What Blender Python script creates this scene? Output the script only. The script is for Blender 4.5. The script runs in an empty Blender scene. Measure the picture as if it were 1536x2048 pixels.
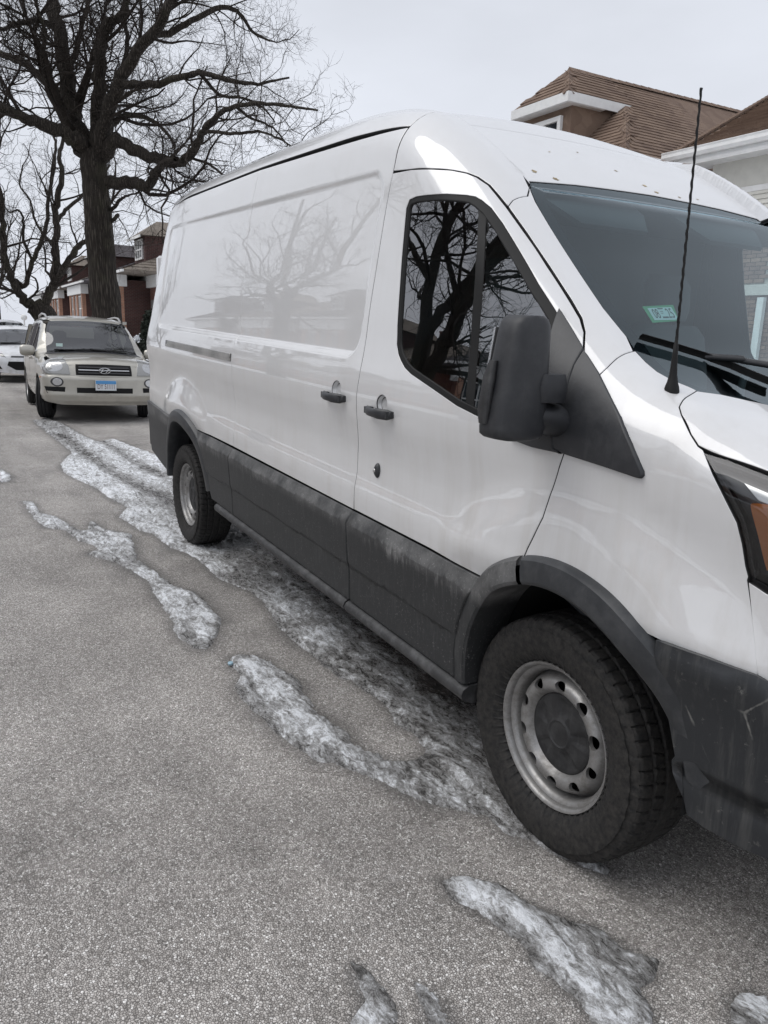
import bpy, math, random
import numpy as np
from mathutils import Vector, Matrix
from mathutils.geometry import delaunay_2d_cdt
random.seed(7); np.random.seed(7)
SC = bpy.context.scene
COL = SC.collection
R = math.radians
# ---------------------------------------------------------------- camera
cam_d = bpy.data.cameras.new('camera'); cam = bpy.data.objects.new('camera', cam_d); COL.objects.link(cam)
SC.camera = cam
cam_d.sensor_fit = 'VERTICAL'; cam_d.sensor_height = 36.0; cam_d.lens = 36.0*1531.8/2048
cam_d.clip_start = .05; cam_d.clip_end = 2000
_yaw, _pit, _rol = R(30.26), R(12.84), R(1.82)
_f = Vector((-math.cos(_yaw)*math.cos(_pit), math.sin(_yaw)*math.cos(_pit), -math.sin(_pit)))
_r = _f.cross(Vector((0, 0, 1))).normalized(); _u = _r.cross(_f)
_r, _u = math.cos(_rol)*_r+math.sin(_rol)*_u, -math.sin(_rol)*_r+math.cos(_rol)*_u
cam.matrix_world = Matrix(((_r.x, _u.x, -_f.x, 1.508), (_r.y, _u.y, -_f.y, -2.429), (_r.z, _u.z, -_f.z, 1.469), (0, 0, 0, 1)))
SC.render.resolution_x, SC.render.resolution_y = 768, 1024
# ---------------------------------------------------------------- overcast sky and soft sun
SUN_EL, SUN_AZ = 58, 245      # elevation, compass direction (degrees, counter-clockwise from +X) the light comes from
wd = bpy.data.worlds.new('World'); SC.world = wd; wd.use_nodes = True
nt = wd.node_tree; nt.nodes.clear()
wo = nt.nodes.new('ShaderNodeOutputWorld'); bg = nt.nodes.new('ShaderNodeBackground')
sky = nt.nodes.new('ShaderNodeTexSky'); sky.sky_type = 'NISHITA'; sky.sun_disc = False
sky.sun_elevation = R(SUN_EL); sky.sun_rotation = R(90-SUN_AZ); sky.air_density = 1.0; sky.dust_density = 3.0; sky.ozone_density = 1.0
hs = nt.nodes.new('ShaderNodeHueSaturation'); hs.inputs['Saturation'].default_value = .22; hs.inputs['Value'].default_value = 1.0
mx = nt.nodes.new('ShaderNodeMix'); mx.data_type = 'RGBA'; mx.inputs[0].default_value = .80
mx.inputs[7].default_value = (8.7, 9.1, 10.0, 1)
# broad cloud banks: soft variation of the grey cover
tc = nt.nodes.new('ShaderNodeTexCoord'); mp = nt.nodes.new('ShaderNodeMapping'); mp.inputs['Scale'].default_value = (1.2, 1.2, 3.2)
nz = nt.nodes.new('ShaderNodeTexNoise'); nz.inputs['Scale'].default_value = 1.7; nz.inputs['Detail'].default_value = 5; nz.inputs['Roughness'].default_value = .5
mr = nt.nodes.new('ShaderNodeMapRange'); mr.inputs['From Min'].default_value = .3; mr.inputs['From Max'].default_value = .7; mr.inputs['To Min'].default_value = .90; mr.inputs['To Max'].default_value = 1.08
ml = nt.nodes.new('ShaderNodeMix'); ml.data_type = 'RGBA'; ml.blend_type = 'MULTIPLY'; ml.inputs[0].default_value = 1
L = nt.links.new
L(sky.outputs[0], hs.inputs['Color']); L(hs.outputs[0], mx.inputs[6])
L(tc.outputs['Generated'], mp.inputs[0]); L(mp.outputs[0], nz.inputs['Vector']); L(nz.outputs[0], mr.inputs['Value'])
L(mx.outputs[2], ml.inputs[6]); L(mr.outputs[0], ml.inputs[7]); L(ml.outputs[2], bg.inputs['Color'])
bg.inputs['Strength'].default_value = .10
L(bg.outputs[0], wo.inputs['Surface'])
sd = bpy.data.lights.new('sun', 'SUN'); sd.energy = 1.5; sd.angle = R(50); sd.color = (1, .975, .94); sd.specular_factor = 0
so = bpy.data.objects.new('sun', sd); COL.objects.link(so)
_sv = Vector((math.cos(R(SUN_EL))*math.cos(R(SUN_AZ)), math.cos(R(SUN_EL))*math.sin(R(SUN_AZ)), math.sin(R(SUN_EL))))
so.rotation_euler = _sv.to_track_quat('Z', 'Y').to_euler()
vs = SC.view_settings; vs.view_transform = 'Standard'; vs.look = 'None'; vs.exposure = 0; vs.gamma = 1; vs.use_curve_mapping = False
SC.render.engine = 'CYCLES'
cy = SC.cycles; cy.use_denoising = True; cy.max_bounces = 5; cy.transparent_max_bounces = 12; cy.glossy_bounces = 3; cy.diffuse_bounces = 2
cy.sample_clamp_indirect = 6; cy.use_adaptive_sampling = True; cy.adaptive_threshold = .02
cy.caustics_reflective = False; cy.caustics_refractive = False
# ---------------------------------------------------------------- node helpers
MATS = {}
class NT:
    def __init__(s, name):
        s.m = bpy.data.materials.new(name); s.m.use_nodes = True; s.t = s.m.node_tree
        s.b = s.t.nodes['Principled BSDF']; s.out = s.t.nodes['Material Output']; MATS[name] = s.m
    def n(s, typ, props=None, **inp):
        nd = s.t.nodes.new('ShaderNode'+typ)
        for k, v in (props or {}).items(): setattr(nd, k, v)
        for k, v in inp.items(): s.set(nd, k, v)
        return nd
    def set(s, nd, k, v):
        if isinstance(k, str):
            kk = k.replace('_', ' ')
            sock = nd.inputs[kk] if kk in nd.inputs else nd.inputs[k]
        else: sock = nd.inputs[k]
        if isinstance(v, bpy.types.NodeSocket): s.t.links.new(v, sock)
        elif isinstance(v, bpy.types.Node): s.t.links.new(v.outputs[0], sock)
        else: sock.default_value = v
    def pr(s, **kw):
        for k, v in kw.items(): s.set(s.b, k.replace('__', ' '), v)
        return s
    def pos(s, scale=(1, 1, 1)):
        g = s.n('NewGeometry'); m = s.n('Mapping', Scale=scale); s.t.links.new(g.outputs['Position'], m.inputs['Vector']); return m.outputs[0]
    def noise(s, vec, scale, detail=4, rough=.5, dist=0):
        return s.n('TexNoise', Vector=vec, Scale=scale, Detail=detail, Roughness=rough, Distortion=dist).outputs[0]
    def ramp(s, fac, stops):
        r = s.n('ValToRGB', Fac=fac); e = r.color_ramp.elements
        while len(e) < len(stops): e.new(.5)
        for i, (p, c) in enumerate(stops):
            e[i].position = p; e[i].color = (c, c, c, 1) if not isinstance(c, tuple) else (*c, 1)
        return r.outputs[0]
    def mix(s, fac, a, b, blend='MIX'):
        nd = s.t.nodes.new('ShaderNodeMix'); nd.data_type = 'RGBA'; nd.blend_type = blend
        for k, v in ((0, fac), (6, a), (7, b)):
            if isinstance(v, bpy.types.NodeSocket): s.t.links.new(v, nd.inputs[k])
            elif k == 0: nd.inputs[k].default_value = v
            else: nd.inputs[k].default_value = (*v, 1) if len(v) == 3 else v
        return nd.outputs[2]
    def math(s, op, a, b=0.0, clamp=False):
        nd = s.n('Math', {'operation': op, 'use_clamp': clamp}); s.set(nd, 0, a); s.set(nd, 1, b); return nd.outputs[0]
    def mr(s, v, a, b, c=0.0, d=1.0):
        return s.n('MapRange', Value=v, From_Min=a, From_Max=b, To_Min=c, To_Max=d).outputs[0]
    def bump(s, h, strength=.3, dist=.01, normal=None):
        nd = s.n('Bump', Height=h, Strength=strength, Distance=dist)
        if normal is not None: s.set(nd, 'Normal', normal)
        return nd.outputs[0]
    def sep(s, vec):
        return s.n('SeparateXYZ', Vector=vec).outputs
    def attr(s, name):
        nd = s.n('Attribute'); nd.attribute_name = name; return nd.outputs
def simple(name, col, rough=.5, metal=0, coat=0, spec=.5, bump=0, bscale=200, var=0):
    t = NT(name); t.pr(Base__Color=(*col, 1), Roughness=rough, Metallic=metal)
    t.set(t.b, 'Specular IOR Level', spec)
    if coat: t.set(t.b, 'Coat Weight', coat); t.set(t.b, 'Coat Roughness', .03)
    if bump or var:
        p = t.pos()
        if bump: t.set(t.b, 'Normal', t.bump(t.noise(p, bscale, 3), bump, .002))
        if var:
            f = t.mr(t.noise(p, 6, 5, .6), .3, .7, 1-var, 1+var)
            t.set(t.b, 'Base Color', t.mix(1.0, (*col, 1), f, 'MULTIPLY'))
    return t.m
# ---------------------------------------------------------------- object helpers
def link(o, parent=None):
    COL.objects.link(o)
    if parent is not None: o.parent = parent
    return o
def tag(o, label, cat, group=None):
    o['label'] = label; o['category'] = cat
    if group: o['group'] = group
    return o
def thing(name, label, cat, loc=(0, 0, 0), rz=0, group=None):
    o = bpy.data.objects.new(name, None); o.empty_display_size = .2; COL.objects.link(o)
    o.location = loc; o.rotation_euler = (0, 0, rz); tag(o, label, cat, group); return o
def mesh_np(name, V, faces, mats, smooth=True, mi=None, normals=None):
    """V (n,3) array; faces: array (m,3)/(m,4) or list of arrays/lists."""
    me = bpy.data.meshes.new(name); V = np.asarray(V, np.float32)
    if isinstance(faces, np.ndarray): groups = [faces]
    else:
        by = {}
        for f in faces: by.setdefault(len(f), []).append(f)
        groups = [np.array(v) for v in by.values()]
        if mi is not None and len(groups) > 1:
            order = [i for k in by for i, f in enumerate(faces) if len(f) == k]; mi = [mi[i] for i in order]
    loops = np.concatenate([g.ravel() for g in groups]).astype(np.int32)
    tot = np.concatenate([np.full(len(g), g.shape[1]) for g in groups]).astype(np.int32)
    st = np.concatenate([[0], np.cumsum(tot)[:-1]]).astype(np.int32)
    me.vertices.add(len(V)); me.vertices.foreach_set('co', V.ravel())
    me.loops.add(len(loops)); me.loops.foreach_set('vertex_index', loops)
    me.polygons.add(len(tot)); me.polygons.foreach_set('loop_start', st)
    try: me.polygons.foreach_set('loop_total', tot)
    except Exception: pass
    me.polygons.foreach_set('use_smooth', np.full(len(tot), bool(smooth)))
    if mi is not None: me.polygons.foreach_set('material_index', np.asarray(mi, np.int32))
    for m in (mats if isinstance(mats, (list, tuple)) else [mats]): me.materials.append(MATS[m] if isinstance(m, str) else m)
    me.update(calc_edges=True); me.validate()
    if normals is not None: me.normals_split_custom_set_from_vertices(np.asarray(normals, np.float32).tolist())
    return me
def obj(name, me, parent=None, loc=None, rot=None):
    o = bpy.data.objects.new(name, me); link(o, parent)
    if loc is not None: o.location = loc
    if rot is not None: o.rotation_euler = rot
    return o
class MB:
    """small mesh builder: boxes, prisms, tubes, lathes"""
    def __init__(s): s.v = []; s.f = []; s.mi = []; s.m = 0
    def add(s, V, F):
        b = len(s.v); s.v += [tuple(map(float, p)) for p in V]
        for f in F: s.f.append([b+i for i in f]); s.mi.append(s.m)
        return s
    def box(s, c, d, rz=0, bev=0):
        x, y, z = [k/2 for k in d]
        if bev:
            b = min(bev, x*.9, y*.9, z*.9); V = []; F = []
            for sz, zz, o in ((-1, -z, b), (-1, -z+b, 0), (1, z-b, 0), (1, z, b)):
                for px, py in ((-x+o+ (b if 0 else 0), -y+o), (x-o, -y+o), (x-o, y-o), (-x+o, y-o)): V.append((px, py, zz))
            F = [[3, 2, 1, 0], [12, 13, 14, 15]]
            for k in range(3):
                for i in range(4): F.append([k*4+i, k*4+(i+1) % 4, k*4+4+(i+1) % 4, k*4+4+i])
        else:
            V = [(a*x, b*y, e*z) for e in (-1, 1) for a, b in ((-1, -1), (1, -1), (1, 1), (-1, 1))]
            F = [[3, 2, 1, 0], [4, 5, 6, 7]]+[[i, (i+1) % 4, 4+(i+1) % 4, 4+i] for i in range(4)]
        cs, sn = math.cos(rz), math.sin(rz)
        return s.add([(c[0]+p[0]*cs-p[1]*sn, c[1]+p[0]*sn+p[1]*cs, c[2]+p[2]) for p in V], F)
    def hexa(s, P):   # 8 corner points: bottom ring then top ring
        return s.add(P, [[3, 2, 1, 0], [4, 5, 6, 7]]+[[i, (i+1) % 4, 4+(i+1) % 4, 4+i] for i in range(4)])
    def tube(s, pts, r, k=8, caps=True):
        pts = [Vector(p) for p in pts]; n = len(pts); rr = r if isinstance(r, (list, tuple)) else [r]*n; V = []; F = []
        up = None
        for i, p in enumerate(pts):
            t = (pts[min(i+1, n-1)]-pts[max(i-1, 0)]).normalized()
            if up is None: up = t.orthogonal().normalized()
            a = (up-t*up.dot(t))
            a = a.normalized() if a.length > 1e-5 else t.orthogonal().normalized()
            up = a; b = t.cross(a)
            for j in range(k):
                q = 2*math.pi*j/k; V.append(p+(a*math.cos(q)+b*math.sin(q))*rr[i])
        for i in range(n-1):
            for j in range(k): F.append([i*k+j, i*k+(j+1) % k, (i+1)*k+(j+1) % k, (i+1)*k+j])
        if caps: F.append(list(range(k))[::-1]); F.append([(n-1)*k+j for j in range(k)])
        return s.add(V, F)
    def lathe(s, prof, k=32, origin=(0, 0, 0), axis='z', caps=False):
        V = []; F = []; n = len(prof)
        for r, h in prof:
            for j in range(k):
                q = 2*math.pi*j/k; a, b = r*math.cos(q), r*math.sin(q)
                p = {'z': (a, b, h), 'y': (a, -h, b), 'x': (h, a, b)}[axis]
                V.append((origin[0]+p[0], origin[1]+p[1], origin[2]+p[2]))
        for i in range(n-1):
            for j in range(k): F.append([i*k+j, i*k+(j+1) % k, (i+1)*k+(j+1) % k, (i+1)*k+j])
        if caps: F.append(list(range(k))[::-1]); F.append([(n-1)*k+j for j in range(k)])
        return s.add(V, F)
    def loft(s, rings, closed=True, caps=True):
        k = len(rings[0]); V = [p for r_ in rings for p in r_]; F = []
        for i in range(len(rings)-1):
            for j in range(k if closed else k-1): F.append([i*k+j, i*k+(j+1) % k, (i+1)*k+(j+1) % k, (i+1)*k+j])
        if caps and closed: F.append(list(range(k))[::-1]); F.append([(len(rings)-1)*k+j for j in range(k)])
        return s.add(V, F)
    def mesh(s, name, mats, smooth=False):
        return mesh_np(name, np.array(s.v), s.f, mats, smooth, s.mi)
    def build(s, name, mats, parent=None, smooth=False, loc=None, rot=None, auto=None):
        me = s.mesh(name, mats, smooth or auto is not None)
        if auto is not None: me.set_sharp_from_angle(angle=R(auto))
        return obj(name, me, parent, loc, rot)
def fbox(name, c, d, mat, parent=None, rz=0, bev=0): return MB().box(c, d, rz, bev).build(name, mat, parent)
# value noise
def vnoise(x, y, seed=0):
    x = np.asarray(x, float); y = np.asarray(y, float)
    xi = np.floor(x).astype(np.int64); yi = np.floor(y).astype(np.int64); fx = x-xi; fy = y-yi
    fx = fx*fx*(3-2*fx); fy = fy*fy*(3-2*fy)
    def h(a, b):
        n = (a*374761393+b*668265263+seed*982451653) & 0x7fffffff
        n = ((n ^ (n >> 13))*1274126177) & 0x7fffffff
        return ((n ^ (n >> 16)) & 0xffff)/65535.0
    return (h(xi, yi)*(1-fx)+h(xi+1, yi)*fx)*(1-fy)+(h(xi, yi+1)*(1-fx)+h(xi+1, yi+1)*fx)*fy
def fbm(x, y, oct=4, seed=0):
    s = 0; a = .5
    for i in range(oct): s = s+a*vnoise(np.asarray(x)*2**i, np.asarray(y)*2**i, seed+i*17); a *= .5
    return s/(1-.5**oct)
# polygon helpers (2D)
def resample(P, d, closed=True):
    P = np.asarray(P, float); Q = np.vstack([P, P[:1]]) if closed else P; out = []
    for a, b in zip(Q[:-1], Q[1:]):
        n = max(1, int(math.ceil(np.linalg.norm(b[:2]-a[:2])/d))); t = np.linspace(0, 1, n, endpoint=False)[:, None]; out.append(a+(b-a)*t)
    out = np.vstack(out)
    return out if closed else np.vstack([out, P[-1:]])
def area(P): return .5*np.sum(P[:, 0]*np.roll(P[:, 1], -1)-np.roll(P[:, 0], -1)*P[:, 1])
def inset(P, g):
    s = 1 if area(P) > 0 else -1
    a = P-np.roll(P, 1, 0); b = np.roll(P, -1, 0)-P
    na = np.stack([-a[:, 1], a[:, 0]], 1); nb = np.stack([-b[:, 1], b[:, 0]], 1)
    na /= np.linalg.norm(na, axis=1)[:, None]+1e-12; nb /= np.linalg.norm(nb, axis=1)[:, None]+1e-12
    m = na+nb; l = np.linalg.norm(m, axis=1)[:, None]; m = m/np.maximum(l, .3)
    k = np.clip(1/np.maximum((m*na).sum(1), .4), 1, 2)[:, None]
    return P+m*s*g*k
def inpoly(Q, P):
    x, y = Q[:, 0], Q[:, 1]; c = np.zeros(len(Q), bool); n = len(P)
    for i in range(n):
        x0, y0 = P[i]; x1, y1 = P[(i+1) % n]
        if y0 == y1: continue
        m = ((y0 > y) != (y1 > y)) & (x < (x1-x0)*(y-y0)/(y1-y0)+x0); c ^= m
    return c
def triang(outline, holes, spacing, extra=None):
    """constrained triangulation of a 2D outline with holes; returns points, triangles, boundary loops"""
    loops = [outline]+list(holes); pts = []; edges = []; li = []
    for P in loops:
        b = len(pts); n = len(P); pts += [tuple(p) for p in P]; li.append(list(range(b, b+n))); edges += [(b+i, b+(i+1) % n) for i in range(n)]
    lo, hi = outline.min(0), outline.max(0); dy = spacing*.866
    gx = np.arange(lo[0], hi[0]+spacing, spacing); gy = np.arange(lo[1], hi[1]+dy, dy)
    X, Y = np.meshgrid(gx, gy); X = X+(np.arange(len(gy)) % 2)[:, None]*spacing*.5
    G = np.stack([X.ravel(), Y.ravel()], 1)
    if extra is not None and len(extra):
        E = np.asarray(extra); keep = np.ones(len(G), bool)
        cell = {}
        for p in E: cell.setdefault((int(p[0]//(spacing*.45)), int(p[1]//(spacing*.45))), 1)
        for i, p in enumerate(G):
            if (int(p[0]//(spacing*.45)), int(p[1]//(spacing*.45))) in cell: keep[i] = False
        G = np.vstack([G[keep], E])
    m = inpoly(G, inset(outline, spacing*.35))
    for h in holes: m &= ~inpoly(G, inset(h, -spacing*.35))
    G = G[m]
    allp = [Vector(p) for p in pts]+[Vector(p) for p in G]
    v, e, f, ov, oe, of = delaunay_2d_cdt(allp, edges, [], 0, 1e-6)
    P2 = np.array([p[:] for p in v]); T = np.array([t for t in f if len(t) == 3])
    C = P2[T].mean(1); k = inpoly(C, outline)
    for h in holes: k &= ~inpoly(C, h)
    T = T[k]
    mapv = {}
    for i, o in enumerate(ov):
        for q in o: mapv.setdefault(q, i)
    return P2, T, [[mapv[i] for i in l] for l in li]
def pch(xs,ys):
    xs=np.array(xs,float);ys=np.array(ys,float);h=np.diff(xs);d=np.diff(ys)/h
    m=np.zeros(len(xs));m[0]=d[0];m[-1]=d[-1]
    for i in range(1,len(xs)-1):
        if d[i-1]*d[i]>0:
            w1=2*h[i]+h[i-1];w2=h[i]+2*h[i-1];m[i]=(w1+w2)/(w1/d[i-1]+w2/d[i])
    def f(x):
        x=np.asarray(x,float);xc=np.clip(x,xs[0],xs[-1]);i=np.clip(np.searchsorted(xs,xc)-1,0,len(xs)-2)
        t=(xc-xs[i])/h[i];t2=t*t;t3=t2*t
        r=(2*t3-3*t2+1)*ys[i]+(t3-2*t2+t)*h[i]*m[i]+(-2*t3+3*t2)*ys[i+1]+(t3-t2)*h[i]*m[i+1]
        return r+np.where(x<xs[0],(x-xs[0])*m[0],0)+np.where(x>xs[-1],(x-xs[-1])*m[-1],0)
    return f
def sst(a,b,x):
    t=np.clip((x-a)/(b-a),0,1);return t*t*(3-2*t)
# half width by height: sill, cladding, shoulder cove, belt, flat upper side
W0=pch([.25,.40,.55,.75,.83,.90,.98,1.06,1.14,1.20,1.28,1.35,1.42,1.50,1.70,1.90,2.05,2.20,2.35],
       [.975,.988,.998,1.012,1.015,1.008,1.005,1.011,1.022,1.026,1.019,1.006,.994,.984,.956,.928,.903,.872,.82])
X0=pch([.3,.9,1.2,1.45,1.7,1.95,2.3],[.15,.12,.05,-.20,-.50,-.90,-1.4])
# top profile at |y|=.8 (roof, front cap, windscreen, cowl, bonnet)
ZP=pch([-5.2,-4.9,-4.4,-3.4,-2.4,-1.8,-1.4,-1.2,-1.0,-.86,-.724,-.40,-.155,.02,.16,.30,.45,.62,.80,.95,1.1],
       [2.17,2.25,2.292,2.315,2.325,2.318,2.293,2.256,2.165,2.080,1.984,1.727,1.555,1.445,1.385,1.345,1.300,1.235,1.140,.99,.80])
def Zt(x,y):
    ay=np.abs(y)
    s=(.64-ay*ay)
    bow=.06*sst(-1.3,-.5,x)
    xe=x-bow*s
    z=ZP(xe)
    roof=sst(-.9,-1.6,x)
    z=z+.07*roof*np.clip(1-(ay/.8)**2,-.5,1)
    # front cap: lowered field between the two ribs
    cap=sst(-1.50,-1.15,x)*sst(-.66,-.74,xe)
    z=z-.032*cap*sst(.672,.640,ay)
    hood=sst(.30,.42,xe)
    z=z+hood*.05*np.clip(1-(ay/.8)**2,-1,1)
    return z
def sdrr(x,z,x0,x1,z0,z1,r):
    cx,cz=(x0+x1)/2,(z0+z1)/2
    dx=np.abs(x-cx)-(x1-x0)/2+r;dz=np.abs(z-cz)-(z1-z0)/2+r
    return np.hypot(np.maximum(dx,0),np.maximum(dz,0))+np.minimum(np.maximum(dx,dz),0)-r
def Yw(x,z):
    w=W0(z)
    d=np.maximum(x-X0(z),0)
    w=w-.17*d**1.7
    w=w-(.05+.05*np.maximum(z-1.2,0))*np.maximum(-3.9-x,0)**1.6
    # wheel arch bulges
    for cx,cz,R in((.03,.36,.60),(-3.66,.34,.55)):
        rr=np.hypot(x-cx,z-cz)
        w=w+.032*sst(R+.19,R+.0,rr)*sst(.68,.86,z)
    # door lower cove: side sinks a little between the arches
    m=sst(-.25,-.75,x)*sst(-3.1,-2.75,x)
    w=w-.006*m*sst(.80,.90,z)*sst(1.13,.95,z)
    # pressed upper panels (rear quarter+sliding door) 
    s=sdrr(x,z,-4.42,-1.24,1.352,2.035,.09)
    rec=pch([1.28,1.352,1.6,1.8,2.035,2.1],[.976,.972,.959,.942,.904,.89])(z)
    k=sst(.014,-.014,s);w=w*(1-k)+np.minimum(rec,w-.008)*k
    return w
def Xf(y,z):
    return .97-.30*np.abs(y)**2.2-.55*np.maximum(z-1.0,0)**1.5
def Xr(z):
    return 4.94-.20*np.maximum(z-1.2,0)**1.3
def rmax(a,b,r):
    return np.hypot(np.maximum(a+r,0),np.maximum(b+r,0))+np.minimum(np.maximum(a,b)+r,0)-r
def F(x,y,z):
    ay=np.abs(y)
    s=ay-Yw(x,z)
    t=(z-Zt(x,y))*.85
    rt=np.interp(x,[-1.6,-1.1,-.7,-.1,.15,.3,.6],[.10,.14,.18,.15,.10,.08,.07])
    f=rmax(s,t,rt)
    f=rmax(f,x-Xf(y,z),.10)
    f=rmax(f,-x-Xr(z),.17)
    return f
RHO=np.radians(1.98)
_c,_s=np.cos(RHO),np.sin(RHO)
def b2w(p):
    p=np.asarray(p);return np.stack([p[...,0]*_c+p[...,2]*_s,p[...,1],-p[...,0]*_s+p[...,2]*_c],-1)
def w2b(p):
    p=np.asarray(p);return np.stack([p[...,0]*_c-p[...,2]*_s,p[...,1],p[...,0]*_s+p[...,2]*_c],-1)
def castrays(O,D,t0,t1,n=500):
    # O,D (N,3) body frame; first crossing
    ts=np.linspace(t0,t1,n)
    P=O[:,None,:]+D[:,None,:]*ts[None,:,None]
    f=F(P[...,0],P[...,1],P[...,2])
    ins=f<0
    k=ins.argmax(1);ok=ins.any(1)&(k>0)
    lo=ts[np.maximum(k-1,0)];hi=ts[k]
    for _ in range(30):
        m=(lo+hi)/2;Q=O+D*m[:,None];g=F(Q[:,0],Q[:,1],Q[:,2])
        hi=np.where(g<0,m,hi);lo=np.where(g<0,lo,m)
    return O+D*((lo+hi)/2)[:,None],ok
# outlines on the van body (metres, van frame)
B_SEAM=[(-1.237,-0.846,2.200),(-1.186,-0.884,2.128),(-1.180,-0.908,2.024),(-1.192,-0.918,1.962),(-1.194,-0.949,1.751),(-1.193,-0.977,1.551),(-1.168,-1.003,1.365),(-1.163,-1.020,1.271),(-1.172,-1.026,1.209),(-1.179,-1.019,1.119),(-1.200,-1.007,1.044),(-1.227,-0.999,0.975),(-1.198,-1.014,0.803),(-1.206,-1.012,0.744)]
R_SEAM=[(-2.782,-0.846,2.250),(-2.700,-0.895,2.093),(-2.718,-0.905,1.994),(-2.677,-0.947,1.708),(-2.691,-0.967,1.445),(-2.601,-1.013,1.315),(-2.621,-1.023,1.247),(-2.634,-1.024,1.166),(-2.663,-1.006,1.040),(-2.662,-1.000,0.928),(-2.623,-1.014,0.822),(-2.663,-1.012,0.750)]
D_TOP=[(-1.180,-0.908,2.024),(-1.056,-0.909,2.018),(-0.936,-0.899,2.007),(-0.848,-0.872,1.996),(-0.792,-0.847,1.983),(-0.753,-0.831,1.968),(-0.702,-0.820,1.940),(-0.655,-0.819,1.907),(-0.597,-0.820,1.865)]
D_PIL=[(-0.597,-0.820,1.865),(-0.491,-0.826,1.784),(-0.353,-0.842,1.680),(-0.219,-0.865,1.582),(-0.154,-0.881,1.534),(-0.115,-0.902,1.499),(-0.073,-0.939,1.446)]
D_SAIL=[(-0.073,-0.939,1.446),(-0.066,-0.971,1.406),(-0.057,-0.990,1.374),(-0.044,-1.010,1.324),(-0.053,-1.020,1.270),(-0.054,-1.025,1.231),(-0.045,-1.026,1.199),(-0.016,-1.026,1.189)]
D_LOW=[(-0.016,-1.026,1.189),(-0.032,-1.023,1.147),(-0.054,-1.023,1.068),(-0.064,-1.032,1.003),(-0.085,-1.038,0.948),(-0.105,-1.040,0.902),(-0.112,-1.042,0.879)]
GLASS=[(-1.030,-0.926,1.915),(-0.986,-0.925,1.922),(-0.934,-0.925,1.921),(-0.811,-0.913,1.915),(-0.733,-0.885,1.907),(-0.703,-0.872,1.901),(-0.674,-0.864,1.888),(-0.627,-0.860,1.861),(-0.559,-0.863,1.811),(-0.441,-0.877,1.718),(-0.320,-0.899,1.624),(-0.210,-0.917,1.544),(-0.142,-0.959,1.460),(-0.094,-0.997,1.371),(-0.068,-1.019,1.281),(-0.075,-1.026,1.200),(-0.197,-1.026,1.211),(-0.325,-1.025,1.222),(-0.395,-1.025,1.228),(-0.518,-1.023,1.247),(-0.660,-1.019,1.282),(-0.817,-1.012,1.319),(-0.866,-1.009,1.336),(-0.903,-1.004,1.359),(-0.929,-1.000,1.381),(-0.951,-0.995,1.412),(-0.968,-0.987,1.476),(-1.016,-0.954,1.711),(-1.043,-0.930,1.886)]
SAIL1=[(-0.213,-0.912,1.549),(-0.139,-0.925,1.495),(-0.074,-0.938,1.447),(-0.066,-0.971,1.406),(-0.057,-0.990,1.374),(-0.044,-1.010,1.324),(-0.053,-1.020,1.270),(-0.054,-1.025,1.231),(-0.045,-1.026,1.199),(-0.018,-1.026,1.190),(-0.130,-1.026,1.187),(-0.230,-1.026,1.194),(-0.182,-1.015,1.307),(-0.167,-0.977,1.444)]
SAIL2=[(-0.070,-0.940,1.444),(0.009,-0.958,1.393),(0.139,-1.002,1.302),(0.196,-1.014,1.246),(0.242,-1.016,1.191),(0.244,-1.016,1.183),(0.240,-1.016,1.177),(0.228,-1.017,1.177),(0.132,-1.023,1.184),(-0.012,-1.026,1.191),(-0.042,-1.026,1.198),(-0.051,-1.025,1.231),(-0.050,-1.020,1.271),(-0.041,-1.010,1.324),(-0.054,-0.989,1.374),(-0.064,-0.971,1.406)]
PIL_LOW=[(0.009,-0.958,1.393),(0.011,-0.934,1.414),(0.006,-0.898,1.437),(0.003,-0.869,1.448),(-0.002,-0.832,1.455)]
WS_EDGE=[(-0.753,-0.612,1.982),(-0.657,-0.690,1.939),(-0.593,-0.713,1.887),(-0.497,-0.729,1.808),(-0.413,-0.742,1.741),(-0.309,-0.761,1.663),(-0.165,-0.792,1.562),(-0.058,-0.803,1.490),(-0.004,-0.822,1.456)]
WS_LOW=[(-0.004,-0.822,1.456),(0.047,-0.833,1.430),(0.093,-0.838,1.409),(0.135,-0.830,1.393),(0.173,-0.812,1.380),(0.197,-0.810,1.373),(0.221,-0.776,1.367),(0.244,-0.753,1.361),(0.272,-0.709,1.355),(0.297,-0.673,1.349)]
WS_TOP=[(-0.753,-0.612,1.982),(-0.763,-0.447,1.995),(-0.778,-0.238,2.009),(-0.776,-0.032,2.010)]
PIL_UP=[(-0.597,-0.820,1.865),(-0.610,-0.793,1.887),(-0.614,-0.767,1.898),(-0.619,-0.727,1.907)]
HOOD=[(0.199,-0.819,1.372),(0.238,-0.910,1.357),(0.251,-0.936,1.343),(0.273,-0.952,1.328),(0.324,-0.974,1.290),(0.351,-0.979,1.269)]
HL_TOP=[(0.355,-0.979,1.266),(0.420,-0.964,1.255),(0.504,-0.947,1.238)]
HL_L=[(0.365,-0.978,1.263),(0.407,-0.991,1.218),(0.448,-0.991,1.169),(0.478,-0.984,1.127),(0.494,-0.977,1.083),(0.507,-0.972,1.037),(0.516,-0.969,1.015)]
HL_B=[(0.516,-0.969,1.015),(0.558,-0.962,1.008)]
AMBER=[(0.481,-0.986,1.173),(0.537,-0.976,1.166),(0.555,-0.963,1.028),(0.543,-0.965,1.030),(0.516,-0.975,1.098)]
BUMP_V=[(0.515,-0.969,1.007),(0.532,-0.967,0.956),(0.566,-0.974,0.870),(0.583,-0.979,0.823)]
BUMP_T=[(0.342,-1.031,0.824),(0.417,-1.023,0.825),(0.477,-1.011,0.826),(0.537,-0.994,0.824),(0.583,-0.979,0.823),(0.601,-0.972,0.819)]
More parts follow.
